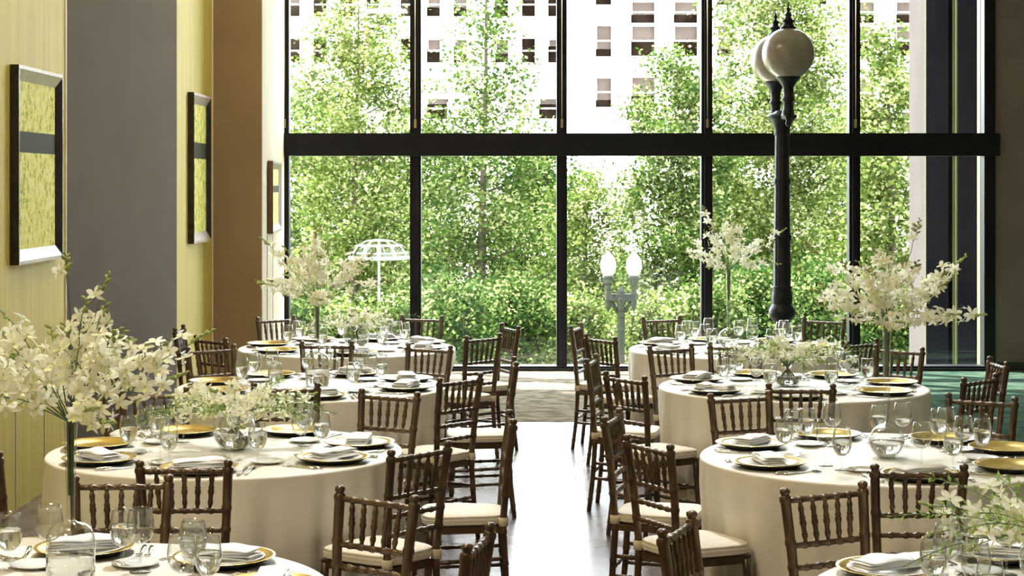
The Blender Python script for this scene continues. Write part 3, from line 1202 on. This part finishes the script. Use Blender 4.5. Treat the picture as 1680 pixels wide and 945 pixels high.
def flask(kind, t, label):
    """clear flask vase: a bulb (round or bell shaped) with a long thin neck, half full of water"""
    x, y = VASE[t]
    o = thing('flask_vase', label, 'vase', (x, y, TZ), 0)
    if kind == 'ball':
        R0 = .0785
        outer = []
        for i in range(0, 17):
            w = -PI / 2 + .35 + (PI - .35 - .16) * i / 16
            outer.append((R0 * math.cos(w), R0 + R0 * math.sin(w) - .004))
        zt = outer[-1][1]
        top = .58
        lv = .072
    else:
        R0 = .072
        outer = [(.050, 0), (.064, .004), (.070, .014), (.072, .06), (.0725, .135), (.070, .165), (.060, .188), (.042, .200), (.022, .205), (.0135, .210)]
        zt = .210
        top = .505
        lv = .10
    neck = [(.0125, zt + .012), (.0125, zt + .05), (.0150, (zt + top) / 2), (.0190, top - .03), (.0215, top)]
    outer = outer + neck
    inner = [(max(r - .002, .0001), z + .0015) for r, z in reversed(outer)]
    m = MB()
    m.lathe([(0, outer[0][1])] + outer, 40)
    part('bulb', m.mesh('vase_glass', M['vaseglass']), o)
    m = MB()
    prof = [(0, outer[0][1] + .004)]
    rl_ = None
    for (r, z) in outer:
        if z + .004 < lv:
            prof.append((r - .003, z + .004))
    for (r0, z0), (r1, z1) in zip(outer, outer[1:]):
        if z0 <= lv <= z1 and rl_ is None:
            rl_ = r0 + (r1 - r0) * (lv - z0) / max(z1 - z0, 1e-6)
    prof += [(rl_ - .003, lv), (0, lv)]
    m.lathe(prof, 36)
    part('water', m.mesh('vase_water', M['water']), o)
    return Vector((x, y, TZ + top)), top


def bowl_vase(t, label):
    x, y = VASE[t]
    o = thing('bowl_vase', label, 'vase', (x, y, TZ), 0)
    R0 = .098
    outer = [(.05, 0)]
    for i in range(0, 15):
        w = -1.05 + (1.05 + .95) * i / 14
        outer.append((R0 * math.cos(w), .088 + R0 * math.sin(w)))
    outer[0] = (outer[1][0] - .01, .001)
    m = MB()
    m.lathe([(0, .001)] + outer, 40)
    part('bowl', m.mesh('bowl_glass', M['vaseglass']), o)
    m = MB()
    prof = [(0, .006)] + [(r - .003, z + .004) for r, z in outer[1:] if z + .004 < .06]
    w = math.asin((.06 - .088) / R0)
    prof += [(R0 * math.cos(w) - .003, .06), (0, .06)]
    m.lathe(prof, 36)
    part('water', m.mesh('bowl_water', M['water']), o)
    return Vector((x, y, TZ + .165))


def tall_arr(t, kind, seed, n, Lr, n_bl, tips, extra_az=()):
    r = random.Random(seed)
    mouth, top = flask(kind, t, ('clear glass flask vase with %s on %s' % ('round bulb' if kind == 'ball' else 'bell-shaped base', TN[t])))
    g = 'white orchid sprays in the vase on %s' % TN[t]
    lab = 'white orchid spray in the tall flask vase on %s' % TN[t]
    for k_ in range(n):
        az = 2 * PI * k_ / n * 2.0 + r.uniform(-.4, .4)
        tier = k_ / n
        el = R_(86 - 74 * tier + r.uniform(-8, 8))
        L = r.uniform(*Lr) * (1.12 - .14 * tier)
        b = mouth + Vector((math.cos(az), math.sin(az), 0)) * .010
        low = Vector((-math.cos(az) * .012, -math.sin(az) * .012, -(.25 + .05 * r.random())))
        low = Vector((-math.cos(az) * .004, -math.sin(az) * .004, -.22))
        spray(r, b, az, el, L, g, lab, n_bl + r.randrange(-2, 3), 4, start=.30, stem_below=low, droop=.18)
    for (az, el, L, nb) in tips:
        spray(r, mouth + Vector((math.cos(az), math.sin(az), 0)) * .006, az, el, L, g, lab, nb, 8, start=.40, stem_below=(0, 0, -.2), droop=.10)


def low_arr(t, seed, n, Lr, n_bl, ns=9):
    r = random.Random(seed)
    mouth = bowl_vase(t, 'clear fishbowl vase of low orchids on %s' % TN[t])
    g = 'white orchid sprays in the bowl on %s' % TN[t]
    lab = 'white orchid spray in the fishbowl vase on %s' % TN[t]
    for k_ in range(n):
        az = 2 * PI * k_ / n + r.uniform(-.25, .25)
        el = R_((10, 24, 44, 16, 60, 30)[k_ % 6] + r.uniform(-6, 6))
        L = r.uniform(*Lr) * (1.0 if el < .6 else .55)
        b = mouth + Vector((math.cos(az), math.sin(az), 0)) * .045
        low = Vector((-math.cos(az) * .095, -math.sin(az) * .095, -.115))
        spray(r, b, az, el, L, g, lab, n_bl, 5, start=.12, stem_below=low, droop=.22, stem_r=.0028)
    for k_ in range(ns):
        az = 2 * PI * k_ / ns + r.uniform(-.3, .3)
        b = mouth + Vector((math.cos(az), math.sin(az), 0)) * .05
        sprig(r, b, az, R_(r.uniform(8, 34)), r.uniform(.36, .54), 'green sprigs in the bowl on %s' % TN[t], 'green leafy sprig in the fishbowl vase on %s' % TN[t],
              droop=.25, below=Vector((-math.cos(az) * .10, -math.sin(az) * .10, -.12)))


tall_arr('L0', 'bell', 21, 18, (.32, .44), 11, [(R_(95), R_(83), .56, 3), (R_(60), R_(78), .50, 3), (R_(8), R_(38), .52, 8), (R_(-12), R_(28), .40, 9), (R_(175), R_(40), .40, 9)])
low_arr('L1', 22, 15, (.28, .42), 9, 18)
tall_arr('L2', 'bell', 23, 16, (.36, .48), 10, [(R_(160), R_(52), .56, 8), (R_(185), R_(25), .40, 7), (R_(100), R_(80), .52, 8), (R_(-10), R_(22), .52, 8), (R_(10), R_(45), .5, 8)])
low_arr('L3', 24, 11, (.26, .38), 9, 10)
low_arr('R0', 25, 15, (.28, .44), 9, 18)
tall_arr('R1', 'ball', 26, 17, (.32, .42), 11, [(R_(15), R_(72), .56, 3), (R_(5), R_(45), .52, 10), (R_(-8), R_(14), .44, 9), (R_(175), R_(50), .56, 3), (R_(190), R_(32), .40, 7)])
low_arr('R2', 27, 15, (.28, .42), 9, 18)
tall_arr('R3', 'ball', 28, 15, (.34, .46), 8, [(R_(5), R_(40), .56, 6), (R_(170), R_(70), .56, 5), (R_(95), R_(84), .5, 5)])

# ------------------------------------------------------------------ the lamp post in the room
LY = 17.0
LX = (1283 - 840) * LY / F


def zy(py, y=LY):
    return EYE + (HOR - py) * y / F


def finial_prof(s):
    return [(.075 * s, 0), (.082 * s, .012 * s), (.060 * s, .035 * s), (.045 * s, .055 * s), (.062 * s, .072 * s), (.066 * s, .084 * s), (.040 * s, .098 * s), (.028 * s, .125 * s), (.040 * s, .135 * s), (.034 * s, .150 * s),
            (.014 * s, .165 * s), (.012 * s, .180 * s), (.024 * s, .195 * s), (.012 * s, .212 * s), (.004 * s, .245 * s), (0, .25 * s)]


lamp = thing('lamp_post', 'black cast-iron lamp post with two opal globes inside the window', 'lamp post', (LX, LY, .004))
m = MB()
m.lathe([(.16, 0), (.16, .10), (.14, .13), (.12, .16), (.085, .24), (.070, .40), (.062, .58), (.066, .66), (.085, .70), (.112, .725), (.123, .755), (.122, .79), (.108, .825), (.090, .84), (.094, .86), (.098, .90), (.094, .95), (.086, .985), (.092, .995), (.092, 1.01), (.084, 1.02)], 28)
part('base', m.mesh('lamp_base', M['iron']), lamp)
m = MB()
prof = [(.082, 1.015)]
z_cap = zy(205) - .004
for i in range(1, 20):
    z = 1.02 + (z_cap - 1.02) * i / 20
    r = .084 - .020 * i / 20
    if i in (6, 13):
        prof += [(r, z - .03), (r + .012, z - .02), (r + .012, z + .02), (r, z + .03)]
    else:
        prof.append((r, z))
# fluted shaft
vs, fs = [], []
NF = 48
for (r, z) in prof + [(.064, z_cap)]:
    for k_ in range(NF):
        w = 2 * PI * k_ / NF
        rr = r * (1 - .07 * (0.5 - 0.5 * math.cos(12 * w)))
        vs.append((rr * math.cos(w), rr * math.sin(w), z))
for i in range(len(prof)):
    for k_ in range(NF):
        k2 = (k_ + 1) % NF
        fs.append((i * NF + k_, i * NF + k2, (i + 1) * NF + k2, (i + 1) * NF + k_))
m.add(vs, fs)
part('shaft', m.mesh('lamp_shaft', M['iron']), lamp)
m = MB()
m.lathe([(.065, z_cap - .10), (.078, z_cap - .09), (.070, z_cap - .06), (.085, z_cap), (.115, z_cap + .05), (.138, z_cap + .07), (.138, z_cap + .09), (.085, z_cap + .11), (.055, z_cap + .13), (0, z_cap + .14)], 24)
part('capital', m.mesh('lamp_capital', M['iron']), lamp)
GR = 42.5 * 16.7 / F
zg_front = zy(89, 16.62)
for s, yo in ((-1, -.38), (1, .42)):
    m = MB()
    zb = zg_front - GR
    zc0 = z_cap + .08
    m.tube([(0, 0, zc0 + .01), (0, yo * .3, zc0 - .005), (0, yo * .7, zc0 - .005), (0, yo, zc0 + .01)], [.045, .032, .032, .045], 12)
    m.lathe([(0, -.10), (.016, -.09), (.026, -.07), (.018, -.045), (.03, -.02), (.03, .02)], 12, (0, yo, zc0 - .01))
    part('arm', m.mesh('lamp_arm', M['iron']), lamp)
    m = MB()
    H = zb + .03 - zc0
    m.lathe([(.035, zc0 - .02), (.052, zc0 + .0), (.056, zc0 + .03), (.046, zc0 + .06), (.044, zc0 + H * .35), (.058, zc0 + H * .38), (.058, zc0 + H * .44), (.046, zc0 + H * .48), (.050, zc0 + H * .72), (.066, zc0 + H * .80), (.100, zc0 + H * .93), (.112, zc0 + H * .97), (.108, zc0 + H + .01), (.03, zc0 + H + .012)], 20, (0, yo, 0))
    part('globe_holder', m.mesh('lamp_holder', M['iron']), lamp)
    m = MB()
    pr = [(GR * math.sin(PI * i / 24), -GR * math.cos(PI * i / 24)) for i in range(25)]
    m.lathe(pr, 40, (0, yo, zg_front))
    g = part('globe', m.mesh('lamp_globe', M['globe']), lamp)
    m = MB()
    m.lathe([(a, b) for a, b in finial_prof(.93)], 16, (0, yo, zg_front + GR - .012))
    part('finial', m.mesh('lamp_finial', M['iron']), g)
# crank cable hanging from the near globe holder
m = MB()
m.tube([(.03, -.42, zg_front - GR), (.045, -.45, zg_front - GR - .2), (.02, -.43, zg_front - GR - .36), (.03, -.40, zg_front - GR - .45)], .004, 5)
part('cable', m.mesh('lamp_cable', M['pier']), lamp)

# ------------------------------------------------------------------ outside
GZ = -1.5
m = MB()
m.box((-150, YW + .16, GZ - .3), (150, 260, GZ))
struct('ground_outside', m, M['ground'])
m = MB()
m.box((-14, 24, GZ), (14, 60, GZ + .05))
struct('lawn_outside', m, M['lawn'])
m = MB()
m.box((-5, YW - .1, GZ - .2), (9.3, YW + .16, -.13))
struct('wall_foundation', m, M['pier'])

# facade wing that returns outwards past the right end of the window
XR = 4.985
wing = thing('facade_wing', 'dark glazed facade wing with pale stone pier outside the window end', 'building', (XR, 20.0, GZ))
def wpart(nm, y0, y1, mat, x0=0.0, x1=1.0, z0=0.0, z1=14.0):
    m = MB()
    m.box((x0, y0 - 20.0, z0), (x1, y1 - 20.0, z1))
    return part(nm, m.mesh(nm, mat), wing)
wpart('pier', at(0, 0, 22).y + .02, 22.95, M['pier'])
wpart('dark_panel', 20.93, 22.0, M['wing_dark'], .01)
wpart('glass_panel', 20.50, 20.92, M['olive'], .05)
wpart('dark_panel', 19.62, 20.49, M['wing_dark'], .01)
wpart('bright_strip', 19.47, 19.60, M['wing_edge'], .0, .06)  # bright reflection on the glass, built as a pale strip
wpart('bright_strip', 20.475, 20.49, M['wing_edge'], -.012, .0)
wpart('bright_strip', 21.995, 22.015, M['wing_edge'], -.01, .0)

# white building across the square
BY = 150.0


def facade(label, wins, x0, x1, y0px, y1px, by, depth=12.0, cornices=()):
    """wall with real openings; wins = [(px0, px1, py_top, py_bottom, blind fraction)]"""
    k_ = by / F
    cx = (x0 + x1) / 2
    t = thing('white_building', label, 'building', ((cx - 840) * k_, by, GZ))
    W = lambda px: (px - cx) * k_
    Z = lambda py: EYE + (HOR - py) * k_ - GZ
    xs = sorted({W(x0), W(x1)} | {W(a) for w in wins for a in w[:2]})
    zs = sorted({0.0, Z(y0px)} | {Z(a) for w in wins for a in w[2:4]})
    holes = [(W(a), W(b), Z(d), Z(c)) for a, b, c, d, _ in wins]
    m = MB()
    for i in range(len(xs) - 1):
        for j in range(len(zs) - 1):
            mx_, mz_ = (xs[i] + xs[i + 1]) / 2, (zs[j] + zs[j + 1]) / 2
            if any(h[0] < mx_ < h[1] and h[2] < mz_ < h[3] for h in holes):
                continue
            m.add([(xs[i], 0, zs[j]), (xs[i + 1], 0, zs[j]), (xs[i + 1], 0, zs[j + 1]), (xs[i], 0, zs[j + 1])], [(0, 1, 2, 3)], False)
    zt = Z(y0px)
    m.add([(W(x0), 0, 0), (W(x0), depth, 0), (W(x0), depth, zt), (W(x0), 0, zt)], [(0, 3, 2, 1)], False)
    m.add([(W(x1), 0, 0), (W(x1), depth, 0), (W(x1), depth, zt), (W(x1), 0, zt)], [(0, 1, 2, 3)], False)
    m.add([(W(x0), 0, zt), (W(x1), 0, zt), (W(x1), depth, zt), (W(x0), depth, zt)], [(0, 1, 2, 3)], False)
    part('wall', m.mesh('building_wall', M['facade']), t)
    for (py, h) in cornices:
        m = MB()
        m.box((W(x0), -.35, Z(py + h)), (W(x1), -.002, Z(py)))
        part('cornice', m.mesh('building_cornice', M['facade']), t)
    for (h, w) in zip(holes, wins):
        a, b, z0, z1 = h
        m = MB()
        D = .32
        m.add([(a, 0, z0), (a, D, z0), (a, D, z1), (a, 0, z1)], [(0, 1, 2, 3)], False)
        m.add([(b, 0, z0), (b, D, z0), (b, D, z1), (b, 0, z1)], [(0, 3, 2, 1)], False)
        m.add([(a, 0, z1), (b, 0, z1), (b, D, z1), (a, D, z1)], [(0, 1, 2, 3)], False)
        m.add([(a, 0, z0), (b, 0, z0), (b, D, z0), (a, D, z0)], [(0, 3, 2, 1)], False)
        o = part('window', m.mesh('building_window', M['reveal']), t)
        zm = z0 + (z1 - z0) * (1 - w[4])
        m = MB()
        m.box((a, D - .01, z0), (b, D, zm))
        part('pane', m.mesh('window_glass', M['darkpane']), o)
        if w[4] > 0:
            m = MB()
            m.box((a + .12, D - .05, zm), (b, D - .02, z1 - .1))
            part('blind', m.mesh('window_blind', M['blind']), o)
        m = MB()
        zz = (z0 + z1) / 2
        m.box((a + .1, D - .09, zz - .06), (b, D - .055, zz + .06))
        part('sash', m.mesh('window_sash', M['facade']), o)


wl = []
fr = random.Random(5)
for x in (470, 514, 557, 601, 657, 700, 744, 812, 856, 899, 427, 384):
    for (a, b) in ((-78, -38), (-13, 27), (63, 103)):
        wl.append((x, x + 22, a, b, fr.choice((.0, .3, .45, .6))))
for x in (884, 700, 514):
    wl.append((x, x + 34, 160, 195, .3))
facade('white stone building across the square with rows of small windows', wl, 300, 921, -700, 900, BY, cornices=((112, 3), (121, 4)))
wr = []
for (a, b) in ((-52, 8), (40, 93), (126, 176)):
    for x in (977, 1176, 1330):
        wr.append((x, x + 26, a, b, fr.choice((.5, .75, .9))))
for x in (1035, 1105, 1240, 1395, 1470):
    wr.append((x, x + 39, -60, -10, .5))
    wr.append((x, x + 39, 1, 38, .6))
    wr.append((x, x + 39, 41, 92, .45))
    wr.append((x, x + 39, 125, 178, .6))
    wr.append((x, x + 39, 182, 215, .8))
wr.append((1030, 1056, 302, 346, .2))
wr.append((1300, 1326, 302, 346, .2))
facade('white stone building projecting closer with tall blind-covered windows', wr, 927.5, 1680, -700, 900, 145.0, cornices=((106, 3), (272, 3)))


# trees
def foliage_mesh(name, centers, n_per, spread_, size, mat, rg, flat=.6):
    """leaves as small bent quads around cluster centres"""
    C = np.repeat(np.asarray(centers), n_per, axis=0)
    n = len(C)
    P = C + rg.normal(0, 1, (n, 3)) * np.asarray(spread_)
    d = rg.normal(0, 1, (n, 3))
    d[:, 2] *= flat
    d /= np.linalg.norm(d, axis=1, keepdims=True)
    e = rg.normal(0, 1, (n, 3))
    e[:, 2] *= flat
    e -= d * (e * d).sum(1, keepdims=True)
    e /= np.linalg.norm(e, axis=1, keepdims=True)
    L = size * rg.uniform(.7, 1.4, (n, 1))
    Wd = L * .42
    V = np.empty((n, 4, 3))
    V[:, 0] = P
    V[:, 1] = P + d * L * .45 + e * Wd
    V[:, 2] = P + d * L
    V[:, 3] = P + d * L * .45 - e * Wd
    me = bpy.data.meshes.new(name)
    me.vertices.add(n * 4)
    me.vertices.foreach_set('co', V.reshape(-1))
    me.loops.add(n * 4)
    me.loops.foreach_set('vertex_index', np.arange(n * 4, dtype=np.int32))
    me.polygons.add(n)
    me.polygons.foreach_set('loop_start', np.arange(0, n * 4, 4, dtype=np.int32))
    me.materials.append(mat)
    me.update(calc_edges=True)
    return me


def tree(label, px, y, halfw_px, top_py, crown_py, leaf, n_clu, n_per, size, seed, shape='oval', lean=0.0, spread_=.16):
    rg = np.random.default_rng(seed)
    x = (px - 840) * y / F
    hw = halfw_px * y / F
    ztop = zy(top_py, y) - GZ
    zbot = max(zy(crown_py, y) - GZ, .3)
    t = thing('park_tree', label, 'tree', (x, y, GZ), 0, 'trees outside the window')
    m = MB()
    tr = []
    N = 10
    for i in range(N + 1):
        u = i / N
        tr.append(Vector((lean * u + .05 * math.sin(4 * u + seed), .04 * math.cos(5 * u + seed), u * (ztop - .25))))
    r0 = .035 + .010 * ztop
    m.tube(tr, [r0 * (1 - .88 * (i / N)) for i in range(N + 1)], 9)
    part('trunk', m.mesh('tree_trunk', M['bark']), t)
    cl = []
    nb = max(10, n_clu // 14)

    def rad(u):
        if shape == 'cone':
            return hw * max(.10, (1 - u) ** .85) * (1 if u > .08 else .7)
        if shape == 'spire':
            return hw * (max(.09, (1 - u / .62) ** .8) if u < .58 else .15 * (1.25 - u))
        return hw * max(.12, math.sqrt(max(0, 1 - (2 * (u * .92 + .02) - .82) ** 2 / 1.32)))
    for b in range(nb):
        u = (b + .5) / nb
        w = b * 2.39996 + rg.uniform(-.3, .3)
        z0 = zbot + (ztop - zbot) * u
        L = rad(u)
        sp = tr[min(N, int(z0 / (ztop - .25) * N))]
        a = Vector((sp.x, sp.y, max(z0 - L * .45, zbot * .6)))
        e = Vector((sp.x + math.cos(w) * L, sp.y + math.sin(w) * L, z0))
        mid = a.lerp(e, .5) + Vector((0, 0, -.05 * L))
        q = MB()
        q.tube([a, mid, e], [r0 * .30 * (1 - .6 * u), r0 * .2 * (1 - .6 * u), r0 * .06], 6)
        part('branch', q.mesh('tree_branch', M['bark']), t)
        for c_ in range(max(1, int(round(1.75 * n_clu / nb * (L / hw) ** 1.15)))):
            k = rg.uniform(.25, 1.05)
            p = a.lerp(e, k)
            cl.append((p.x + rg.normal(0, .22 * L + .05), p.y + rg.normal(0, .22 * L + .05), p.z + rg.normal(0, .12 * L + .10)))
    part('foliage', foliage_mesh('tree_foliage', cl, int(n_per * 1.25), (spread_, spread_, spread_ * .75), size, leaf, rg), t)
    return t


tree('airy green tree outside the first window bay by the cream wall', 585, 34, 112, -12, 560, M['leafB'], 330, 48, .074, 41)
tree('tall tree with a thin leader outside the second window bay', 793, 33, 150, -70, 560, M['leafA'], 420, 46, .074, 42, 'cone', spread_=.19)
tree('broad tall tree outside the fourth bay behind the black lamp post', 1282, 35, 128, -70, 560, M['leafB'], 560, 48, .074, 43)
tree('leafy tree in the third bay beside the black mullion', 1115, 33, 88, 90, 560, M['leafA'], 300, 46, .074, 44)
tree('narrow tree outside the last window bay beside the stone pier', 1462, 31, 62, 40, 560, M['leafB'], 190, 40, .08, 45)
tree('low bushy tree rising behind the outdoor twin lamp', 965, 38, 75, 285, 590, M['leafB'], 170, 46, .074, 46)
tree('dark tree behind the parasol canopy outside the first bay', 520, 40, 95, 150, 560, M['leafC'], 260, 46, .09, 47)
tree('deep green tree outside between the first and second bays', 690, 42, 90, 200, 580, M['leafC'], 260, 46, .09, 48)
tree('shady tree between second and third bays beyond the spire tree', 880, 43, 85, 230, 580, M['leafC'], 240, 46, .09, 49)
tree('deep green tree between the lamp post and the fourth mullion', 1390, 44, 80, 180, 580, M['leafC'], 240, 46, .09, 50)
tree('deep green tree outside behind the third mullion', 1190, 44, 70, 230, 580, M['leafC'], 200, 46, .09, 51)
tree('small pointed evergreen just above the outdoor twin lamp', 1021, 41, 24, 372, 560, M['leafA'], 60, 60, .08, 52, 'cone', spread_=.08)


def shrub(px, y, halfw_px, top_py, leaf, n, seed, label, grp):
    rg = np.random.default_rng(seed)
    x = (px - 840) * y / F
    hw = halfw_px * y / F
    zt = zy(top_py, y) - GZ
    t = thing('park_shrub', label, 'shrub', (x, y, GZ), 0, grp)
    q = MB()
    for k_ in range(5):
        w = k_ * 1.26
        q.tube([(0, 0, 0), (math.cos(w) * hw * .3, math.sin(w) * hw * .3, zt * .4), (math.cos(w) * hw * .6, math.sin(w) * hw * .6, zt * .75)], [.03, .02, .008], 6)
    part('stems', q.mesh('shrub_stems', M['bark']), t)
    cl = []
    while len(cl) < n:
        p = rg.uniform(-1, 1, 3)
        rr = np.linalg.norm(p)
        if rr > 1 or rr < .45:
            continue
        cl.append((p[0] * hw, p[1] * hw * .8, zt * .5 + p[2] * zt * .5))
    part('foliage', foliage_mesh('shrub_foliage', cl, 80, (.15, .15, .12), .062, leaf, rg), t)


SH = [(480, 27, 60, 470, 'leafC', 'by the cream wall end'), (575, 28, 60, 500, 'leafB', 'below the parasol canopy'), (665, 27.5, 60, 470, 'leafA', 'at the first mullion'), (750, 27, 65, 455, 'leafC', 'left of the second bay trunk'),
      (850, 28, 65, 465, 'leafC', 'right of the second bay trunk'), (945, 29, 55, 490, 'leafB', 'left of the outdoor twin lamp'), (1085, 28, 60, 480, 'leafB', 'right of the outdoor twin lamp'), (1165, 27, 60, 455, 'leafA', 'behind the far orchid vase'),
      (1245, 28, 60, 440, 'leafC', 'just left of the lamp post'), (1335, 27, 62, 430, 'leafC', 'just right of the lamp post'), (1425, 28, 55, 450, 'leafA', 'below the narrow tree'), (1490, 28, 50, 470, 'leafB', 'against the stone pier')]
for i, (px, y, hw, tp, lf, wh) in enumerate(SH):
    shrub(px, y, hw, tp, M[lf], 110, 70 + i, 'leafy green shrub outside the window ' + wh, 'shrubs outside the window')

# white dome canopy among the trees
dx, dy = (622 - 840) * 31.0 / F, 31.0
dome = thing('garden_canopy', 'white domed garden canopy with pierced roof among the trees', 'canopy', (dx, dy, GZ))
rd = 50 * 31.0 / F
zd = zy(420, 31) - GZ
hd = zy(392, 31) - zy(420, 31)
m = MB()
NS = 48
rings = [0, .10, .16, .40, .48, .68, .76, 1.0]
vs, fs = [], []
for i, q_ in enumerate(rings):
    w = q_ * PI / 2
    for k_ in range(NS):
        a = 2 * PI * k_ / NS
        vs.append((rd * math.cos(w) * math.cos(a), rd * math.cos(w) * math.sin(a), zd + hd * math.sin(w)))
for i in range(len(rings) - 1):
    for k_ in range(NS):
        if i in (0, 2, 4) and k_ % 4 != 0:
            continue
        k2 = (k_ + 1) % NS
        fs.append((i * NS + k_, i * NS + k2, (i + 1) * NS + k2, (i + 1) * NS + k_))
m.add(vs, fs)
part('roof', m.mesh('canopy_roof', M['canopy']), dome)
m = MB()
m.lathe([(rd, zd - .06), (rd + .01, zd - .03), (rd, zd + .003)], NS)
part('rim', m.mesh('canopy_rim', M['canopy']), dome)
m = MB()
m.tube([(0, 0, 0), (0, 0, zd + hd * .98)], .022, 10)
m.lathe([(.16, 0), (.16, .05), (.03, .08)], 16)
part('post', m.mesh('canopy_post', M['canopy']), dome)
for k_ in range(8):
    a = 2 * PI * k_ / 8 + .3
    m = MB()
    m.tube([(0, 0, zd - .02), (rd * .5 * math.cos(a), rd * .5 * math.sin(a), zd + hd * .62), (rd * .97 * math.cos(a), rd * .97 * math.sin(a), zd + .01)], .008, 6)
    part('rib', m.mesh('canopy_rib', M['canopy']), dome)

# outdoor twin lamp
oy = 26.0
ox = (1019 - 840) * oy / F
ol = thing('twin_street_lamp', 'weathered green twin lamp with white acorn globes outside the window', 'lamp post', (ox, oy, GZ))
Z0 = lambda py: zy(py, oy) - GZ
k_px = oy / F
m = MB()
m.lathe([(.16, 0), (.16, .1), (.10, .16), (.075, .3), (.055, .5), (.055, Z0(500)), (.075, Z0(496)), (.075, Z0(488)), (.0, Z0(486))], 16)
part('post', m.mesh('street_lamp_post', M['iron_green']), ol)
m = MB()
m.box((-24 * k_px, -.05, Z0(494)), (24 * k_px, .05, Z0(482)))
m.lathe([(.05, Z0(484)), (.06, Z0(479)), (.03, Z0(473)), (0, Z0(470))], 12)
for s in (-1, 1):
    m.tube([(s * 5 * k_px, 0, Z0(512)), (s * 14 * k_px, 0, Z0(500)), (s * 20 * k_px, 0, Z0(492))], .03, 8)
part('crossbar', m.mesh('street_lamp_bar', M['iron_green']), ol)
for s in (-1, 1):
    xx = s * 21 * k_px
    m = MB()
    m.lathe([(0, Z0(512)), (.03, Z0(506)), (.045, Z0(496)), (.045, Z0(480)), (.035, Z0(472)), (.06, Z0(466)), (.085, Z0(456)), (.085, Z0(453)), (0, Z0(452))], 14, (xx, 0, 0))
    part('globe_holder', m.mesh('street_lamp_holder', M['iron_green']), ol)
    m = MB()
    m.lathe([(.06, Z0(454)), (.098, Z0(447)), (.115, Z0(438)), (.105, Z0(428)), (.075, Z0(421)), (.045, Z0(417)), (.02, Z0(413)), (0, Z0(411))], 20, (xx, 0, 0))
    part('globe', m.mesh('street_lamp_globe', M['globe_out']), ol)

# ------------------------------------------------------------------ light
w = bpy.data.worlds.new('sky')
sc.world = w
w.use_nodes = True
bg = w.node_tree.nodes['Background']
bg.inputs[0].default_value = (.86, .93, 1.0, 1)
bg.inputs[1].default_value = 13.0

sun = bpy.data.lights.new('sun', 'SUN')
sun.energy = 22.0
sun.angle = R_(1.0)
sun.color = (1.0, .95, .84)
so = bpy.data.objects.new('sun', sun)
COL.objects.link(so)
dirv = Vector((.55, -.42, -1.0))     # travels right, towards the room, and down
so.rotation_euler = dirv.to_track_quat('-Z', 'Y').to_euler()
so.location = (-10, 30, 20)


def area(name, loc, size, power, col, rot=(0, 0, 0), sy=None):
    l = bpy.data.lights.new(name, 'AREA')
    l.energy = power
    l.color = col
    l.shape = 'RECTANGLE'
    l.size = size
    l.size_y = sy or size
    o = bpy.data.objects.new(name, l)
    COL.objects.link(o)
    o.location = loc
    o.rotation_euler = rot
    return o


for (x, y, p_) in ((-2.6, 1.2, 95), (-1.9, 5.0, 60), (-1.6, 9.5, 55), (-.9, 13.8, 45), (4.5, 4.0, 22)):  # warm fill added under the ceiling, from no seen lamp
    area('warm_fill', (x, y, CEIL - .1), .9, p_, (1.0, .86, .66))

# unseen daylight spots added to brighten the tabletops, one to each table, set a little towards the window
for t, (x, y) in TAB.items():
    l = bpy.data.lights.new('table_fill', 'SPOT')
    l.energy = 680
    l.color = (.93, .97, 1.0)
    l.spot_size = R_(34)
    l.spot_blend = .5
    l.shadow_soft_size = .16
    o = bpy.data.objects.new('table_fill', l)
    COL.objects.link(o)
    o.location = (x + (.5 if x < 0 else -.5), y + 2.2, CEIL - .05)
    o.rotation_euler = (Vector((x, y, .76)) - o.location).to_track_quat('-Z', 'Y').to_euler()

# ------------------------------------------------------------------ camera
cam = bpy.data.cameras.new('camera')
cam.sensor_width = 36.0
cam.lens = F * 36.0 / 1680.0
cam.shift_y = -(472.5 - HOR) / 1680.0
cam.clip_end = 1000
co = bpy.data.objects.new('camera', cam)
COL.objects.link(co)
co.location = (0, 0, EYE)
co.rotation_euler = (PI / 2, 0, 0)
sc.camera = co

sc.view_settings.view_transform = 'Standard'
sc.view_settings.look = 'None'
sc.view_settings.gamma = 1.0
sc.view_settings.use_curve_mapping = False
sc.view_settings.exposure = 0.6
cy = sc.cycles
cy.use_denoising = True
cy.max_bounces = 10
cy.diffuse_bounces = 4
cy.glossy_bounces = 4
cy.transmission_bounces = 8
cy.transparent_max_bounces = 32
cy.caustics_reflective = False
cy.caustics_refractive = False
cy.sample_clamp_indirect = 6.0
